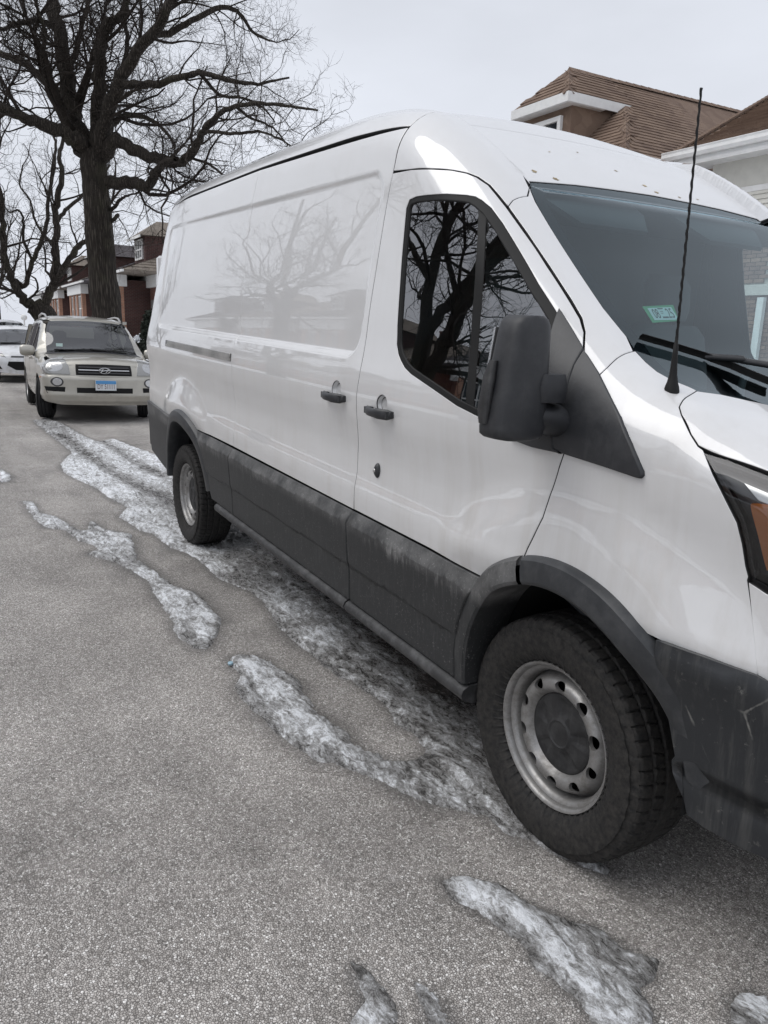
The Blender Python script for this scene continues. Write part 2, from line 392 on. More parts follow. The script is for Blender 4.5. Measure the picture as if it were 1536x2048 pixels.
BUMP_L=[(0.417,-0.977,0.526),(0.465,-0.967,0.452),(0.476,-0.963,0.419),(0.521,-0.957,0.410),(0.592,-0.946,0.411),(0.649,-0.930,0.415)]
BUMP_M=[(0.421,-0.977,0.522),(0.509,-0.964,0.508),(0.579,-0.954,0.512),(0.637,-0.940,0.513)]
HANDLE1=[(-1.357,-1.026,1.194)]
HANDLE2=[(-0.981,-1.025,1.176)]
DIVID=[(-0.688,-0.870,1.892),(-0.643,-0.903,1.829),(-0.608,-0.928,1.769),(-0.581,-0.948,1.710),(-0.562,-0.962,1.653),(-0.550,-0.971,1.597),(-0.540,-0.978,1.541),(-0.529,-0.986,1.485),(-0.520,-0.993,1.428),(-0.507,-1.002,1.372),(-0.493,-1.013,1.316),(-0.481,-1.021,1.260),(-0.440,-1.022,1.254),(-0.451,-1.014,1.309),(-0.466,-1.003,1.364),(-0.478,-0.994,1.420),(-0.488,-0.987,1.475),(-0.498,-0.980,1.531),(-0.508,-0.972,1.586),(-0.522,-0.962,1.642),(-0.545,-0.945,1.698),(-0.574,-0.924,1.756),(-0.611,-0.896,1.815),(-0.656,-0.863,1.878)]
LOCK=[(-1.030,-1.000,0.938)]
RAIL=[(-4.069,-1.018,1.264),(-2.634,-1.021,1.262),(-2.623,-1.025,1.223),(-4.054,-1.023,1.223)]
STICK=[(-0.180,-0.621,1.582),(-0.187,-0.482,1.593),(-0.120,-0.526,1.546),(-0.114,-0.643,1.537)]
STICK_IN=[(-0.172,-0.608,1.577),(-0.176,-0.502,1.585),(-0.124,-0.524,1.549),(-0.123,-0.626,1.544)]
WIPER=[(-0.045,-0.772,1.484),(-0.005,-0.690,1.464),(0.039,-0.619,1.443),(0.095,-0.561,1.418),(0.184,-0.516,1.384)]
ANT=[(0.189,-0.889,1.373)]
RUST=[(-0.814,-0.548,2.026),(-0.781,-0.477,2.007),(-1.010,-0.320,2.147),(-1.059,-0.134,2.177),(-0.934,-0.037,2.106),(-0.839,0.025,2.050),(-0.796,0.052,2.023),(-0.790,0.177,2.018),(-0.803,0.300,2.025)]
DOOR_CLADB=[(-1.206,-1.012,0.744),(-0.827,-1.011,0.739),(-0.496,-1.017,0.734),(-0.374,-1.017,0.731)]
HOODMARK=[(0.471,-0.932,1.263)]
# ice patch outlines on the road (metres)
ICE_A=[(-7.346,-1.936),(-6.912,-1.857),(-6.555,-1.903),(-6.543,-2.016)]
ICE_B=[(-5.589,-1.879),(-5.560,-1.806),(-5.022,-1.787),(-4.873,-1.698),(-4.546,-1.638),(-4.337,-1.574),(-4.655,-1.479),(-4.355,-1.422),(-4.225,-1.347),(-4.106,-1.293),(-3.860,-1.318),(-3.479,-1.378),(-3.151,-1.345),(-2.857,-1.320),(-2.660,-1.239),(-2.384,-1.223),(-2.121,-1.246),(-1.933,-1.349),(-1.811,-1.420),(-1.861,-1.484),(-2.029,-1.507),(-2.359,-1.478),(-2.671,-1.470),(-2.952,-1.449),(-3.256,-1.489),(-3.434,-1.542),(-3.701,-1.679),(-3.830,-1.574),(-4.096,-1.660),(-4.431,-1.720),(-4.575,-1.827),(-4.943,-1.869),(-5.389,-1.884)]
ICE_C=[(-11.826,-1.169),(-10.067,-1.136),(-9.012,-1.108),(-8.288,-1.098),(-7.476,-1.334),(-6.956,-1.383),(-6.450,-1.317),(-5.951,-1.219),(-5.396,-1.193),(-5.014,-1.132),(-4.696,-1.268),(-4.375,-1.228),(-4.213,-1.204),(-3.980,-1.143),(-3.634,-1.125),(-3.434,-1.070),(-3.167,-1.038),(-2.914,-1.055),(-2.653,-1.008),(-2.530,-0.957),(-2.317,-0.962),(-2.013,-1.016),(-1.817,-1.031),(-1.567,-1.016),(-1.278,-0.999),(-1.084,-0.957),(-0.988,-0.956),(-0.822,-0.987),(-0.681,-0.977),(-0.568,-0.999),(-0.558,-1.063),(-0.573,-1.135),(-0.706,-1.182),(-0.869,-1.187),(-0.999,-1.207),(-1.151,-1.205),(-1.317,-1.168),(-1.490,-1.207),(-1.652,-1.238),(-1.710,-1.312),(-1.714,-1.367),(-1.590,-1.390),(-1.502,-1.376),(-1.409,-1.445),(-1.311,-1.453),(-1.157,-1.450),(-1.013,-1.440),(-0.883,-1.438),(-0.727,-1.398),(-0.650,-1.330),(-0.548,-1.268),(-0.423,-1.224),(-0.355,-1.191),(-0.259,-1.118),(-0.176,-1.049),(-0.089,-1.049),(0.000,-1.006),(0.085,-0.965),(0.209,-0.900),(0.204,-0.855),(0.049,-0.912),(-0.185,-0.740),(-0.480,-0.597),(-0.794,-0.493),(-1.061,-0.425),(-1.424,-0.373),(-1.874,-0.334),(-2.543,-0.296),(-3.217,-0.263),(-4.001,-0.251),(-4.739,-0.236),(-6.002,-0.108),(-6.757,-0.272),(-7.576,-0.190),(-8.290,-0.291),(-9.306,-0.409),(-9.121,-0.655),(-10.012,-0.737),(-11.160,-0.778),(-12.212,-0.865)]
ICE_D=[(0.000,-1.338),(0.023,-1.269),(0.084,-1.204),(0.194,-1.161),(0.283,-1.108),(0.348,-1.070),(0.423,-1.054),(0.493,-1.019),(0.523,-1.074),(0.524,-1.125),(0.585,-1.145),(0.635,-1.192),(0.577,-1.300),(0.550,-1.292),(0.464,-1.288),(0.365,-1.298),(0.273,-1.276),(0.175,-1.312),(0.074,-1.344)]
ICE_E=[(0.143,-1.686),(0.170,-1.665),(0.241,-1.657),(0.311,-1.658),(0.368,-1.689),(0.319,-1.781),(0.251,-1.723),(0.194,-1.709)]
ICE_F=[(0.282,-1.579),(0.321,-1.557),(0.385,-1.552),(0.440,-1.555),(0.399,-1.631)]
ICE_G=[(0.641,-0.976),(0.645,-0.908),(0.686,-0.873),(0.771,-0.939),(0.713,-1.047)]
SNOWY=[(-6.669,-1.106,0.658),(-7.177,-1.173,0.504),(-5.701,-1.096,0.366),(-4.733,-1.128,0.251),(-7.440,-0.368,0.810),(-8.739,-0.381,0.788),(-6.155,-0.523,0.428),(-4.355,-1.097,0.227),(-3.941,-1.088,0.228),(-3.485,-1.035,0.199),(-3.150,-1.000,0.136),(-3.941,-1.438,0.218),(-3.095,-1.395,0.125),(-2.629,-1.380,0.139),(-2.306,-1.346,0.122),(-2.045,-1.372,0.069),(-2.417,-0.817,0.141),(-2.081,-0.868,0.093),(-1.709,-0.895,0.103),(-1.010,-1.310,0.088),(-0.870,-1.290,0.085),(-1.201,-1.316,0.082),(-0.693,-1.254,0.072),(-1.461,-1.304,0.088),(0.344,-1.219,0.063),(0.425,-1.229,0.060),(0.474,-1.229,0.047),(0.551,-1.228,0.057),(0.250,-1.219,0.052),(0.116,-1.279,0.054),(0.294,-1.735,0.050),(0.235,-1.735,0.034),(0.662,-0.906,0.036),(0.691,-0.910,0.029),(-6.897,-1.899,0.234),(-0.505,-1.237,0.068),(-5.323,-1.849,0.200),(-4.693,-1.700,0.170),(-0.323,-1.074,0.058)]
TRACKS=[[(-9.973,-1.005),(-8.240,-0.952),(-6.601,-0.921),(-5.589,-0.806),(-4.982,-0.736)],[(-11.106,-0.568),(-8.803,-0.587),(-6.953,-0.537),(-5.725,-0.490)],[(-3.184,-0.502),(-2.487,-0.529),(-1.780,-0.574),(-1.240,-0.607),(-0.823,-0.653)]]
CAP_POS=(-1.603,-1.390)
# main limbs of the two street trees: x, y, z, radius (metres)
LIMBS_A=[[(-21.47,1.85,-0.09,0.431),(-21.47,1.84,0.60,0.413),(-21.48,1.83,1.70,0.396),(-21.50,1.79,2.77,0.379),(-21.52,1.76,3.95,0.361),(-21.54,1.73,4.85,0.344),(-21.56,1.69,5.60,0.326),(-21.58,1.65,6.09,0.309)],[(-21.60,1.62,5.91,0.277),(-21.99,1.45,6.38,0.254),(-22.33,1.36,7.13,0.230),(-22.66,1.28,8.22,0.206),(-23.02,1.17,9.33,0.181),(-23.32,1.15,10.37,0.155),(-23.64,1.10,11.63,0.129)],[(-21.66,1.51,6.09,0.205),(-21.26,1.21,6.25,0.177),(-21.08,0.52,6.40,0.150),(-20.89,-0.13,6.53,0.124),(-20.67,-0.76,6.59,0.099),(-20.53,-1.50,6.67,0.075),(-20.43,-2.33,6.40,0.052)],[(-22.13,1.32,7.01,0.147),(-22.76,1.12,7.61,0.133),(-23.41,0.90,8.05,0.119),(-24.21,0.42,8.64,0.104),(-25.03,-0.09,9.00,0.088),(-26.02,-0.90,9.48,0.072),(-27.05,-1.77,9.46,0.055)],[(-21.57,1.67,5.97,0.217),(-21.57,1.79,6.48,0.198),(-21.58,1.89,7.22,0.179),(-21.61,1.97,8.08,0.160),(-21.61,2.09,8.83,0.140),(-21.56,2.30,9.27,0.121),(-21.48,2.57,9.50,0.101),(-21.41,2.82,10.20,0.082),(-21.40,2.95,11.15,0.062)],[(-21.53,1.73,5.97,0.217),(-21.18,1.85,6.51,0.191),(-20.71,2.15,7.35,0.165),(-20.17,2.59,8.21,0.140),(-19.60,3.06,8.82,0.115),(-19.17,3.30,9.35,0.091),(-18.72,3.59,10.01,0.067)],[(-20.53,2.27,7.55,0.117),(-19.87,2.59,7.43,0.100),(-19.17,3.01,7.40,0.083),(-18.34,3.63,7.52,0.066),(-17.61,4.09,7.25,0.051),(-16.88,4.56,7.08,0.035),(-16.14,5.03,7.11,0.021)],[(-19.70,2.90,8.62,0.092),(-19.97,3.26,8.71,0.082),(-20.02,3.99,9.19,0.072),(-20.06,4.76,9.69,0.061),(-20.20,5.34,9.71,0.050),(-20.43,5.77,9.42,0.038),(-20.58,6.34,9.35,0.026)],[(-21.47,1.85,5.88,0.181),(-20.88,2.19,6.25,0.165),(-20.30,2.53,5.99,0.150),(-19.66,2.96,5.71,0.135),(-19.15,3.18,5.58,0.121),(-18.64,3.39,5.65,0.107),(-18.18,3.51,5.92,0.093),(-17.77,3.55,6.10,0.080),(-17.31,3.68,6.31,0.067),(-16.81,3.87,6.44,0.055),(-16.15,4.34,6.47,0.043),(-15.51,4.79,6.34,0.031),(-14.90,5.17,6.19,0.020)],[(-21.43,1.91,5.26,0.181),(-20.55,2.43,5.25,0.156),(-19.82,2.68,5.09,0.131),(-19.20,2.75,5.25,0.108),(-18.60,2.80,5.41,0.086),(-17.95,2.92,5.43,0.064)],[(-21.64,1.95,6.15,0.097),(-21.96,2.31,6.88,0.086),(-22.24,2.75,7.26,0.074),(-22.38,3.43,7.28,0.061),(-22.63,3.91,7.10,0.047),(-22.95,4.27,6.83,0.034)],[(-21.35,2.05,4.60,0.054),(-20.95,2.21,4.82,0.042),(-20.57,2.33,4.89,0.029),(-20.12,2.58,4.94,0.017)],[(-21.37,2.01,4.28,0.060),(-21.00,2.15,4.45,0.045),(-20.80,2.00,4.28,0.029)],[(-21.79,1.90,7.09,0.098),(-22.20,2.25,7.55,0.088),(-22.57,2.69,8.34,0.077),(-23.01,3.02,9.21,0.066),(-23.58,3.11,10.22,0.054),(-24.02,3.42,11.33,0.041)],[(-22.10,1.37,6.89,0.110),(-21.80,0.96,7.07,0.093),(-21.42,0.69,7.35,0.077),(-21.00,0.50,7.90,0.062),(-20.46,0.51,8.41,0.047),(-20.06,0.30,8.88,0.033)],[(-22.72,1.29,8.24,0.100),(-23.16,1.63,8.80,0.086),(-23.65,1.88,9.61,0.072),(-24.10,2.19,10.44,0.057),(-24.69,2.28,11.55,0.041)],[(-23.23,1.20,9.40,0.089),(-22.59,0.71,9.30,0.072),(-21.99,0.16,8.95,0.056),(-21.37,-0.37,8.50,0.041),(-20.73,-0.85,8.32,0.027)],[(-17.71,3.53,6.09,0.043),(-16.83,3.99,5.92,0.035),(-16.07,4.25,5.87,0.028),(-15.33,4.48,5.60,0.021),(-14.67,4.57,5.30,0.014)],[(-16.95,4.03,6.55,0.037),(-17.03,4.43,6.38,0.030),(-17.02,4.98,6.24,0.023),(-17.08,5.39,5.93,0.016)],[(-18.44,3.66,7.55,0.045),(-18.36,4.15,7.11,0.038),(-18.25,4.69,7.12,0.031),(-18.17,5.18,6.96,0.024),(-18.17,5.51,6.67,0.017)],[(-18.80,3.44,5.69,0.039),(-18.03,3.77,5.42,0.031),(-17.37,3.92,5.09,0.023),(-16.74,4.00,4.88,0.016)]]
LIMBS_B=[[(-33.14,1.69,0.54,0.479),(-33.13,1.70,1.34,0.448),(-33.21,1.56,1.93,0.417),(-33.39,1.26,2.27,0.386)],[(-33.28,1.44,1.72,0.208),(-33.15,1.09,2.30,0.189),(-32.97,0.85,2.45,0.171),(-32.85,0.48,3.17,0.153),(-32.66,0.24,3.98,0.136),(-32.34,0.23,4.97,0.119),(-32.02,0.21,6.08,0.102),(-31.78,0.04,7.16,0.085)],[(-33.09,0.57,3.22,0.108),(-33.24,0.91,3.02,0.101),(-33.37,1.28,3.99,0.094),(-33.51,1.64,4.72,0.086),(-33.68,1.96,5.67,0.078),(-33.93,2.12,6.65,0.071),(-34.11,2.40,7.84,0.063),(-34.36,2.57,8.85,0.054)],[(-33.22,1.55,1.73,0.195),(-33.22,1.67,2.52,0.179),(-33.11,1.98,3.21,0.163),(-33.09,2.14,4.28,0.147),(-33.13,2.20,5.53,0.131),(-33.14,2.30,6.38,0.115),(-33.07,2.55,7.33,0.099),(-33.18,2.48,8.07,0.082),(-33.11,2.74,8.82,0.066)],[(-33.23,1.93,3.08,0.144),(-32.47,2.36,3.82,0.124),(-31.75,2.72,4.47,0.104),(-31.05,3.05,4.79,0.085),(-30.34,3.38,5.26,0.067),(-29.63,3.74,6.09,0.049)],[(-33.27,2.25,5.55,0.085),(-33.50,2.65,6.05,0.073),(-33.56,3.34,6.74,0.061),(-33.71,3.88,7.20,0.048),(-33.80,4.53,8.07,0.034)],[(-33.05,1.25,3.97,0.058),(-32.82,0.97,4.73,0.051),(-32.44,0.94,5.51,0.044),(-32.16,0.75,5.73,0.037),(-31.93,0.47,5.59,0.031),(-31.64,0.29,5.71,0.024)],[(-32.38,0.22,4.45,0.075),(-32.07,-0.06,5.11,0.064),(-31.69,-0.19,5.93,0.054),(-31.11,0.01,6.88,0.045),(-30.54,0.19,7.64,0.035)],[(-33.10,2.15,4.48,0.059),(-33.76,1.94,4.90,0.053),(-34.49,1.60,5.71,0.047),(-35.06,1.53,6.54,0.041),(-35.75,1.25,7.19,0.035),(-36.17,1.45,8.05,0.028)],[(-33.53,1.02,2.49,0.052),(-33.49,1.41,2.90,0.044),(-33.69,1.40,3.30,0.035),(-33.99,1.22,3.50,0.026)]]
# ---------------------------------------------------------------- panels cut from an implicit body surface
def nrm(v): return v/(np.linalg.norm(v, axis=-1, keepdims=True)+1e-12)
def grad(Fn, P, h=.003):
    g = np.stack([Fn(P[:, 0]+h, P[:, 1], P[:, 2])-Fn(P[:, 0]-h, P[:, 1], P[:, 2]),
                  Fn(P[:, 0], P[:, 1]+h, P[:, 2])-Fn(P[:, 0], P[:, 1]-h, P[:, 2]),
                  Fn(P[:, 0], P[:, 1], P[:, 2]+h)-Fn(P[:, 0], P[:, 1], P[:, 2]-h)], 1)
    return nrm(g)
def mode_fns(mode):
    if mode == 'side':
        return (lambda P: P[:, [0, 2]]), (lambda u: (np.stack([u[:, 0], np.full(len(u), -1.5), u[:, 1]], 1), np.tile([0, 1., 0], (len(u), 1)), 1.4))
    if mode == 'top':
        return (lambda P: P[:, [0, 1]]), (lambda u: (np.stack([u[:, 0], u[:, 1], np.full(len(u), 2.8)], 1), np.tile([0, 0, -1.], (len(u), 1)), 2.3))
    if mode == 'rear':
        return (lambda P: P[:, [1, 2]]), (lambda u: (np.stack([np.full(len(u), -6.), u[:, 0], u[:, 1]], 1), np.tile([1., 0, 0], (len(u), 1)), 2.5))
    if mode == 'front':
        return (lambda P: P[:, [1, 2]]), (lambda u: (np.stack([np.full(len(u), 3.), u[:, 0], u[:, 1]], 1), np.tile([-1., 0, 0], (len(u), 1)), 4))
    if mode[0] == 'xcyl':
        zc = mode[1]
        def a(P): return np.stack([P[:, 0], np.arctan2(P[:, 1], P[:, 2]-zc)*.85], 1)
        def b(u):
            q = u[:, 1]/.85; d = np.stack([0*q, np.sin(q), np.cos(q)], 1); c = np.stack([u[:, 0], 0*q, np.full(len(u), zc)], 1)
            return c+d*1.7, -d, 1.7
        return a, b
    if mode[0] == 'cyl':
        xc, sg = mode[1], mode[2]
        def a(P): return np.stack([np.arctan2(P[:, 1], sg*(P[:, 0]-xc))*.9, P[:, 2]], 1)
        def b(u):
            q = u[:, 0]/.9; d = np.stack([sg*np.cos(q), np.sin(q), 0*q], 1); c = np.stack([np.full(len(u), xc), 0*q, u[:, 1]], 1)
            return c+d*2., -d, 2.
        return a, b
    n = np.array(mode, float); n /= np.linalg.norm(n)
    e1 = np.cross([0, 0, 1.], n); e1 /= np.linalg.norm(e1); e2 = np.cross(n, e1)
    def a(P): return np.stack([P@e1, P@e2], 1)
    def b(u):
        c = u[:, :1]*e1+u[:, 1:]*e2
        return c+n*3.2, np.tile(-n, (len(u), 1)), 5.
    return a, b
def shoot(Fn, O, D, tmax, n=90):
    ts = np.linspace(0, tmax, n); N = len(O); lo = np.zeros(N); hi = np.full(N, tmax); got = np.zeros(N, bool)
    for i in range(1, n):
        act = ~got
        if not act.any(): break
        Q = O[act]+D[act]*ts[i]; f = Fn(Q[:, 0], Q[:, 1], Q[:, 2]) < 0
        ix = np.where(act)[0][f]; hi[ix] = ts[i]; lo[ix] = ts[i-1]; got[ix] = True
    for _ in range(26):
        m = (lo+hi)/2; Q = O+D*m[:, None]; g = Fn(Q[:, 0], Q[:, 1], Q[:, 2]) < 0
        hi = np.where(g, m, hi); lo = np.where(g, lo, m)
    return O+D*((lo+hi)/2)[:, None]
def skin(name, out3, mode, mats, parent=None, holes=(), spacing=.04, bsp=.02, gap=.0025, off=0., thick=.018, feats=None, flange=True,
         mirror=False, Fn=None, tf=None, bev=.002, hgap=None, rim=True, Nn=None):
    Fn = Fn or F; tf = tf or b2w
    tu, ry = mode_fns(mode)
    def prep(P, g): 
        u = resample(tu(np.asarray(P, float)), bsp); return inset(u, g) if g else u
    hgap = gap if hgap is None else hgap
    U = prep(out3, gap); H = [prep(h, -hgap) for h in holes]
    P2, T, loops = triang(U, H, spacing, None if feats is None else np.asarray(feats))
    def pos(u):
        O, D, tm = ry(u); P = shoot(Fn, O, D, tm); N = grad(Nn or Fn, P)
        if callable(off):
            P = P+N*off(P)[:, None]
        elif off: P = P+N*off
        return P, N
    P, N = pos(P2)
    if callable(off):   # tilt the normals with the varying offset
        e = .002; tu_ = P2
        Pa, _ = pos(P2+[e, 0]); Pb, _ = pos(P2+[0, e]); N2 = nrm(np.cross(Pa-P, Pb-P)); N2 *= np.sign((N2*N).sum(1))[:, None]; N = N2
    fn = np.cross(P[T[:, 1]]-P[T[:, 0]], P[T[:, 2]]-P[T[:, 0]])
    if (fn*N[T[:, 0]]).sum() < 0: T = T[:, ::-1]
    V = [P]; NN = [N]; Fc = [list(t) for t in T]; mi = [0]*len(T); base = len(P)
    if rim:
        for li, lp in enumerate(loops):
            lp = np.array(lp); p = P[lp]; n = N[lp]
            tg = nrm(np.roll(p, -1, 0)-np.roll(p, 1, 0)); o = nrm(np.cross(tg, n))
            # outward = away from the triangles that use the edge
            cen = P[T].mean(1)
            k = 0; mid = p[k]; d = cen-mid; j = np.argsort((d*d).sum(1))[:3]
            if ((cen[j].mean(0)-mid)*o[k]).sum() > 0: o = -o
            r1 = p+o*bev*.7-n*bev; r2 = p+o*bev-n*thick; rings = [r1, r2]; rn = [nrm(o+n), o]
            if flange: rings.append(p+o*.012-n*thick); rn.append(n)
            prev = lp
            for q, (r_, m_) in enumerate(zip(rings, rn)):
                V.append(r_); NN.append(m_); cur = np.arange(base, base+len(lp)); base += len(lp)
                for i in range(len(lp)):
                    a, b = prev[i], prev[(i+1) % len(lp)]; c, d = cur[(i+1) % len(lp)], cur[i]
                    Fc.append([a, d, c, b]); mi.append(1 if (q >= 1 and len(mats) > 1) else 0)
                prev = cur
    V = np.vstack(V); NN = np.vstack(NN)
    # orient rim quads by stored normals
    out = []
    for f in Fc:
        if len(f) == 4:
            c = np.cross(V[f[1]]-V[f[0]], V[f[3]]-V[f[0]])
            if (c*(NN[f[2]]+NN[f[3]]+NN[f[1]])).sum() < 0: f = f[::-1]
        out.append(f)
    Fc = out
    if mirror:
        V = V*[1, -1, 1]; NN = NN*[1, -1, 1]; Fc = [f[::-1] for f in Fc]
    Vw = tf(V); o0 = tf(np.zeros((1, 3))); Nw = tf(NN)-o0
    me = mesh_np(name, Vw, Fc, mats, True, mi, Nw)
    return obj(name, me, parent)
def grid_skin(name, Uu, Vv, mode, mats, parent=None, off=0., Fn=None, tf=None, close=False):
    Fn = Fn or F; tf = tf or b2w
    tu, ry = mode_fns(mode); A, B = np.meshgrid(Uu, Vv, indexing='ij'); u = np.stack([A.ravel(), B.ravel()], 1)
    O, D, tm = ry(u); P = shoot(Fn, O, D, tm); N = grad(Fn, P); P = P+N*off
    n, m = A.shape; i = np.arange(n*m).reshape(n, m)
    Q = np.stack([i[:-1, :-1].ravel(), i[1:, :-1].ravel(), i[1:, 1:].ravel(), i[:-1, 1:].ravel()], 1)
    fn = np.cross(P[Q[:, 1]]-P[Q[:, 0]], P[Q[:, 3]]-P[Q[:, 0]])
    if (fn*N[Q[:, 0]]).sum() < 0: Q = Q[:, ::-1]
    o0 = tf(np.zeros((1, 3)))
    return obj(name, mesh_np(name, tf(P), Q, mats, True, None, tf(N)-o0), parent)
# ---------------------------------------------------------------- materials
def m_paint():
    t = NT('van_paint'); p = t.pos()
    z = t.sep(p)[2]
    st = t.noise(t.pos((14, 14, .55)), 1.0, 5, .65)           # vertical run-off streaks
    sm = t.noise(p, 3.0, 5, .6)
    low = t.mr(z, .75, 1.5, 1, .22)
    dirt = t.math('MULTIPLY', t.mr(t.math('ADD', t.math('MULTIPLY', st, .7), t.math('MULTIPLY', sm, .3)), .48, .74), low, True)
    col = t.mix(t.math('MULTIPLY', dirt, .55), (.645, .642, .642), (.40, .37, .33))
    bf = t.n('NewGeometry').outputs['Backfacing']; col = t.mix(bf, col, (.035, .036, .038))      # bare inner side of the panels
    t.pr(Base__Color=col, Roughness=t.mr(dirt, 0, 1, .30, .6), Coat__Weight=t.mr(dirt, 0, 1, 1.0, .45), Coat__Roughness=.012)
    t.set(t.b, 'Coat IOR', 1.75)
    t.set(t.b, 'Coat Normal', t.bump(t.noise(t.pos((.5, 1, 1.6)), 2.6, 1), .05, .010)); t.set(t.b, 'Specular IOR Level', .4)
m_paint()
simple('gap_black', (.012, .012, .013), .7)
def m_clad():
    t = NT('cladding'); p = t.pos(); s = t.sep(p); g = t.n('NewGeometry')
    up = t.sep(g.outputs['Normal'])[2]
    x = s[0]; zb = t.math('ADD', s[2], t.math('MULTIPLY', x, .0346))
    fine = t.noise(t.pos((60, 60, 9)), 1.0, 4, .7)
    drop = t.noise(p, 130, 2, .5)
    blot = t.noise(p, 9, 5, .65)
    salt = t.math('MULTIPLY', t.mr(drop, .62, .74), t.mr(blot, .35, .6), True)
    band = t.math('MULTIPLY', t.mr(zb, .655, .70), t.mr(blot, .30, .62), True)
    fringe = t.math('MULTIPLY', t.math('MULTIPLY', t.mr(t.math('ABSOLUTE', t.math('SUBTRACT', zb, .672)), .035, .0), t.mr(fine, .50, .68), True), t.mr(t.noise(p, 3.2, 4), .38, .62), True)
    stre = t.math('MULTIPLY', t.mr(fine, .52, .75), .10)
    k = t.math('ADD', t.math('ADD', t.math('MULTIPLY', band, .30), t.math('MULTIPLY', fringe, .40)), t.math('ADD', t.math('MULTIPLY', salt, .40), stre), True)
    col = t.mix(k, (.027, .028, .029), (.34, .335, .33))
    t.pr(Base__Color=col, Roughness=t.mr(k, 0, 1, .50, .85)); t.set(t.b, 'Specular IOR Level', .35)
    t.set(t.b, 'Normal', t.bump(t.noise(p, 420, 2), .25, .001))
m_clad()
def m_blackpl(name, col=(.022, .023, .026), rough=.42, dust=.25):
    t = NT(name); p = t.pos(); d = t.math('MULTIPLY', t.mr(t.noise(p, 14, 6, .7), .45, .8), dust)
    st = t.math('MULTIPLY', t.mr(t.noise(t.pos((40, 40, 2.5)), 1, 4, .7), .55, .8), dust*.7)
    k = t.math('ADD', d, st, True)
    t.pr(Base__Color=t.mix(k, col, (.22, .22, .22)), Roughness=t.mr(k, 0, 1, rough, .8)); t.set(t.b, 'Normal', t.bump(t.noise(p, 500, 2), .2, .0008))
m_blackpl('black_plastic', dust=.12); m_blackpl('sill_plastic', (.030, .030, .031), .6, .40); m_blackpl('mirror_plastic', (.018, .019, .022), .5, .10); m_blackpl('flare_plastic', (.026, .028, .031), .42, .18)
def m_bumper():
    t = NT('bumper_plastic'); p = t.pos()
    cr = t.n('TexVoronoi', {'feature': 'DISTANCE_TO_EDGE'}, Vector=t.n('Mapping', Vector=p, Scale=(4.2, 4.2, 4.2)).outputs[0], Scale=1.0)
    w = t.noise(p, 26, 4, .6)
    line = t.math('MULTIPLY', t.mr(t.math('ADD', cr.outputs[0], t.math('MULTIPLY', t.math('SUBTRACT', w, .5), .06)), .012, .0), t.mr(t.noise(p, 5, 2), .55, .62), True)
    blot = t.math('MULTIPLY', t.mr(t.noise(p, 40, 5, .75), .62, .8), .5)
    st = t.math('MULTIPLY', t.mr(t.noise(t.pos((30, 30, 1.5)), 1, 5, .7), .52, .8), .16)
    k = t.math('ADD', t.math('ADD', t.math('MULTIPLY', line, .55), blot), st, True)
    t.pr(Base__Color=t.mix(k, (.021, .023, .026), (.36, .35, .32)), Roughness=t.mr(k, 0, 1, .38, .85)); t.set(t.b, 'Normal', t.bump(t.noise(p, 450, 2), .2, .0008))
m_bumper()
def m_glass(name, tint, ior=1.55, refl=(1, 1, 1.02)):
    t = NT(name); t.t.nodes.remove(t.b)
    tr = t.n('BsdfTransparent', Color=(*tint, 1)); gl = t.n('BsdfGlossy', Color=(*refl, 1), Roughness=.0)
    fr = t.n('Fresnel', IOR=ior); mx = t.n('MixShader'); p = t.pos()
    nb = t.bump(t.noise(p, 1.3, 1), .03, .02); t.set(gl, 'Normal', nb); t.set(fr, 'Normal', nb)
    t.set(mx, 0, fr); t.set(mx, 1, tr); t.set(mx, 2, gl); t.t.links.new(mx.outputs[0], t.out.inputs['Surface'])
m_glass('windscreen_glass', (.74, .90, .93), 1.42, (.86, .96, 1.0)); m_glass('side_glass', (.60, .70, .67), 2.6); m_glass('clear_glass', (.90, .95, .94), 1.4); m_glass('lens_glass', (.92, .93, .93), 1.6)
def m_tyre():
    t = NT('tyre_rubber'); p = t.pos(); a = t.attr('tread')
    d = t.mr(t.noise(p, 55, 5, .7), .35, .8)
    k = t.math('MULTIPLY', d, t.mr(a[2], 0, 1, .55, .45), True)
    t.pr(Base__Color=t.mix(k, (.011, .011, .0115), (.075, .068, .06)), Roughness=.72); t.set(t.b, 'Normal', t.bump(t.noise(p, 160, 3, .7), .5, .0015)); t.set(t.b, 'Specular IOR Level', .35)
m_tyre()
def m_steel():
    t = NT('wheel_steel'); p = t.pos(); d = t.mr(t.noise(p, 22, 6, .75), .42, .72); sp = t.mr(t.noise(p, 90, 4, .7), .66, .74)
    c = t.mix(d, (.32, .315, .31), (.18, .17, .158)); c = t.mix(t.math('MULTIPLY', sp, .5), c, (.10, .07, .05))
    t.pr(Base__Color=c, Roughness=t.mr(d, 0, 1, .38, .62), Metallic=.6); t.set(t.b, 'Normal', t.bump(t.noise(p, 120, 4, .7), .15, .001))
m_steel()
m_blackpl('hub_plastic', (.016, .016, .017), .55, .22)
simple('dark_void', (.006, .006, .0065), .9); simple('underbody', (.018, .018, .018), .8, bump=.4, bscale=40)
simple('interior_dark', (.04, .043, .046), .75, bump=.2, bscale=60); simple('interior_grey', (.13, .14, .15), .8); simple('seat_cloth', (.10, .105, .11), .9, bump=.4, bscale=300)
simple('headliner', (.36, .38, .40), .9); simple('frit_black', (.012, .013, .016), .25); simple('rubber', (.010, .010, .010), .6, spec=.25)
simple('rail_alu', (.42, .41, .39), .35, .85, var=.3); simple('chrome', (.6, .6, .6), .18, 1.0); simple('alu', (.55, .54, .53), .35, .9, var=.2); simple('amber', (.62, .20, .05), .25, coat=.8); simple('red_lens', (.38, .012, .012), .15, coat=1)
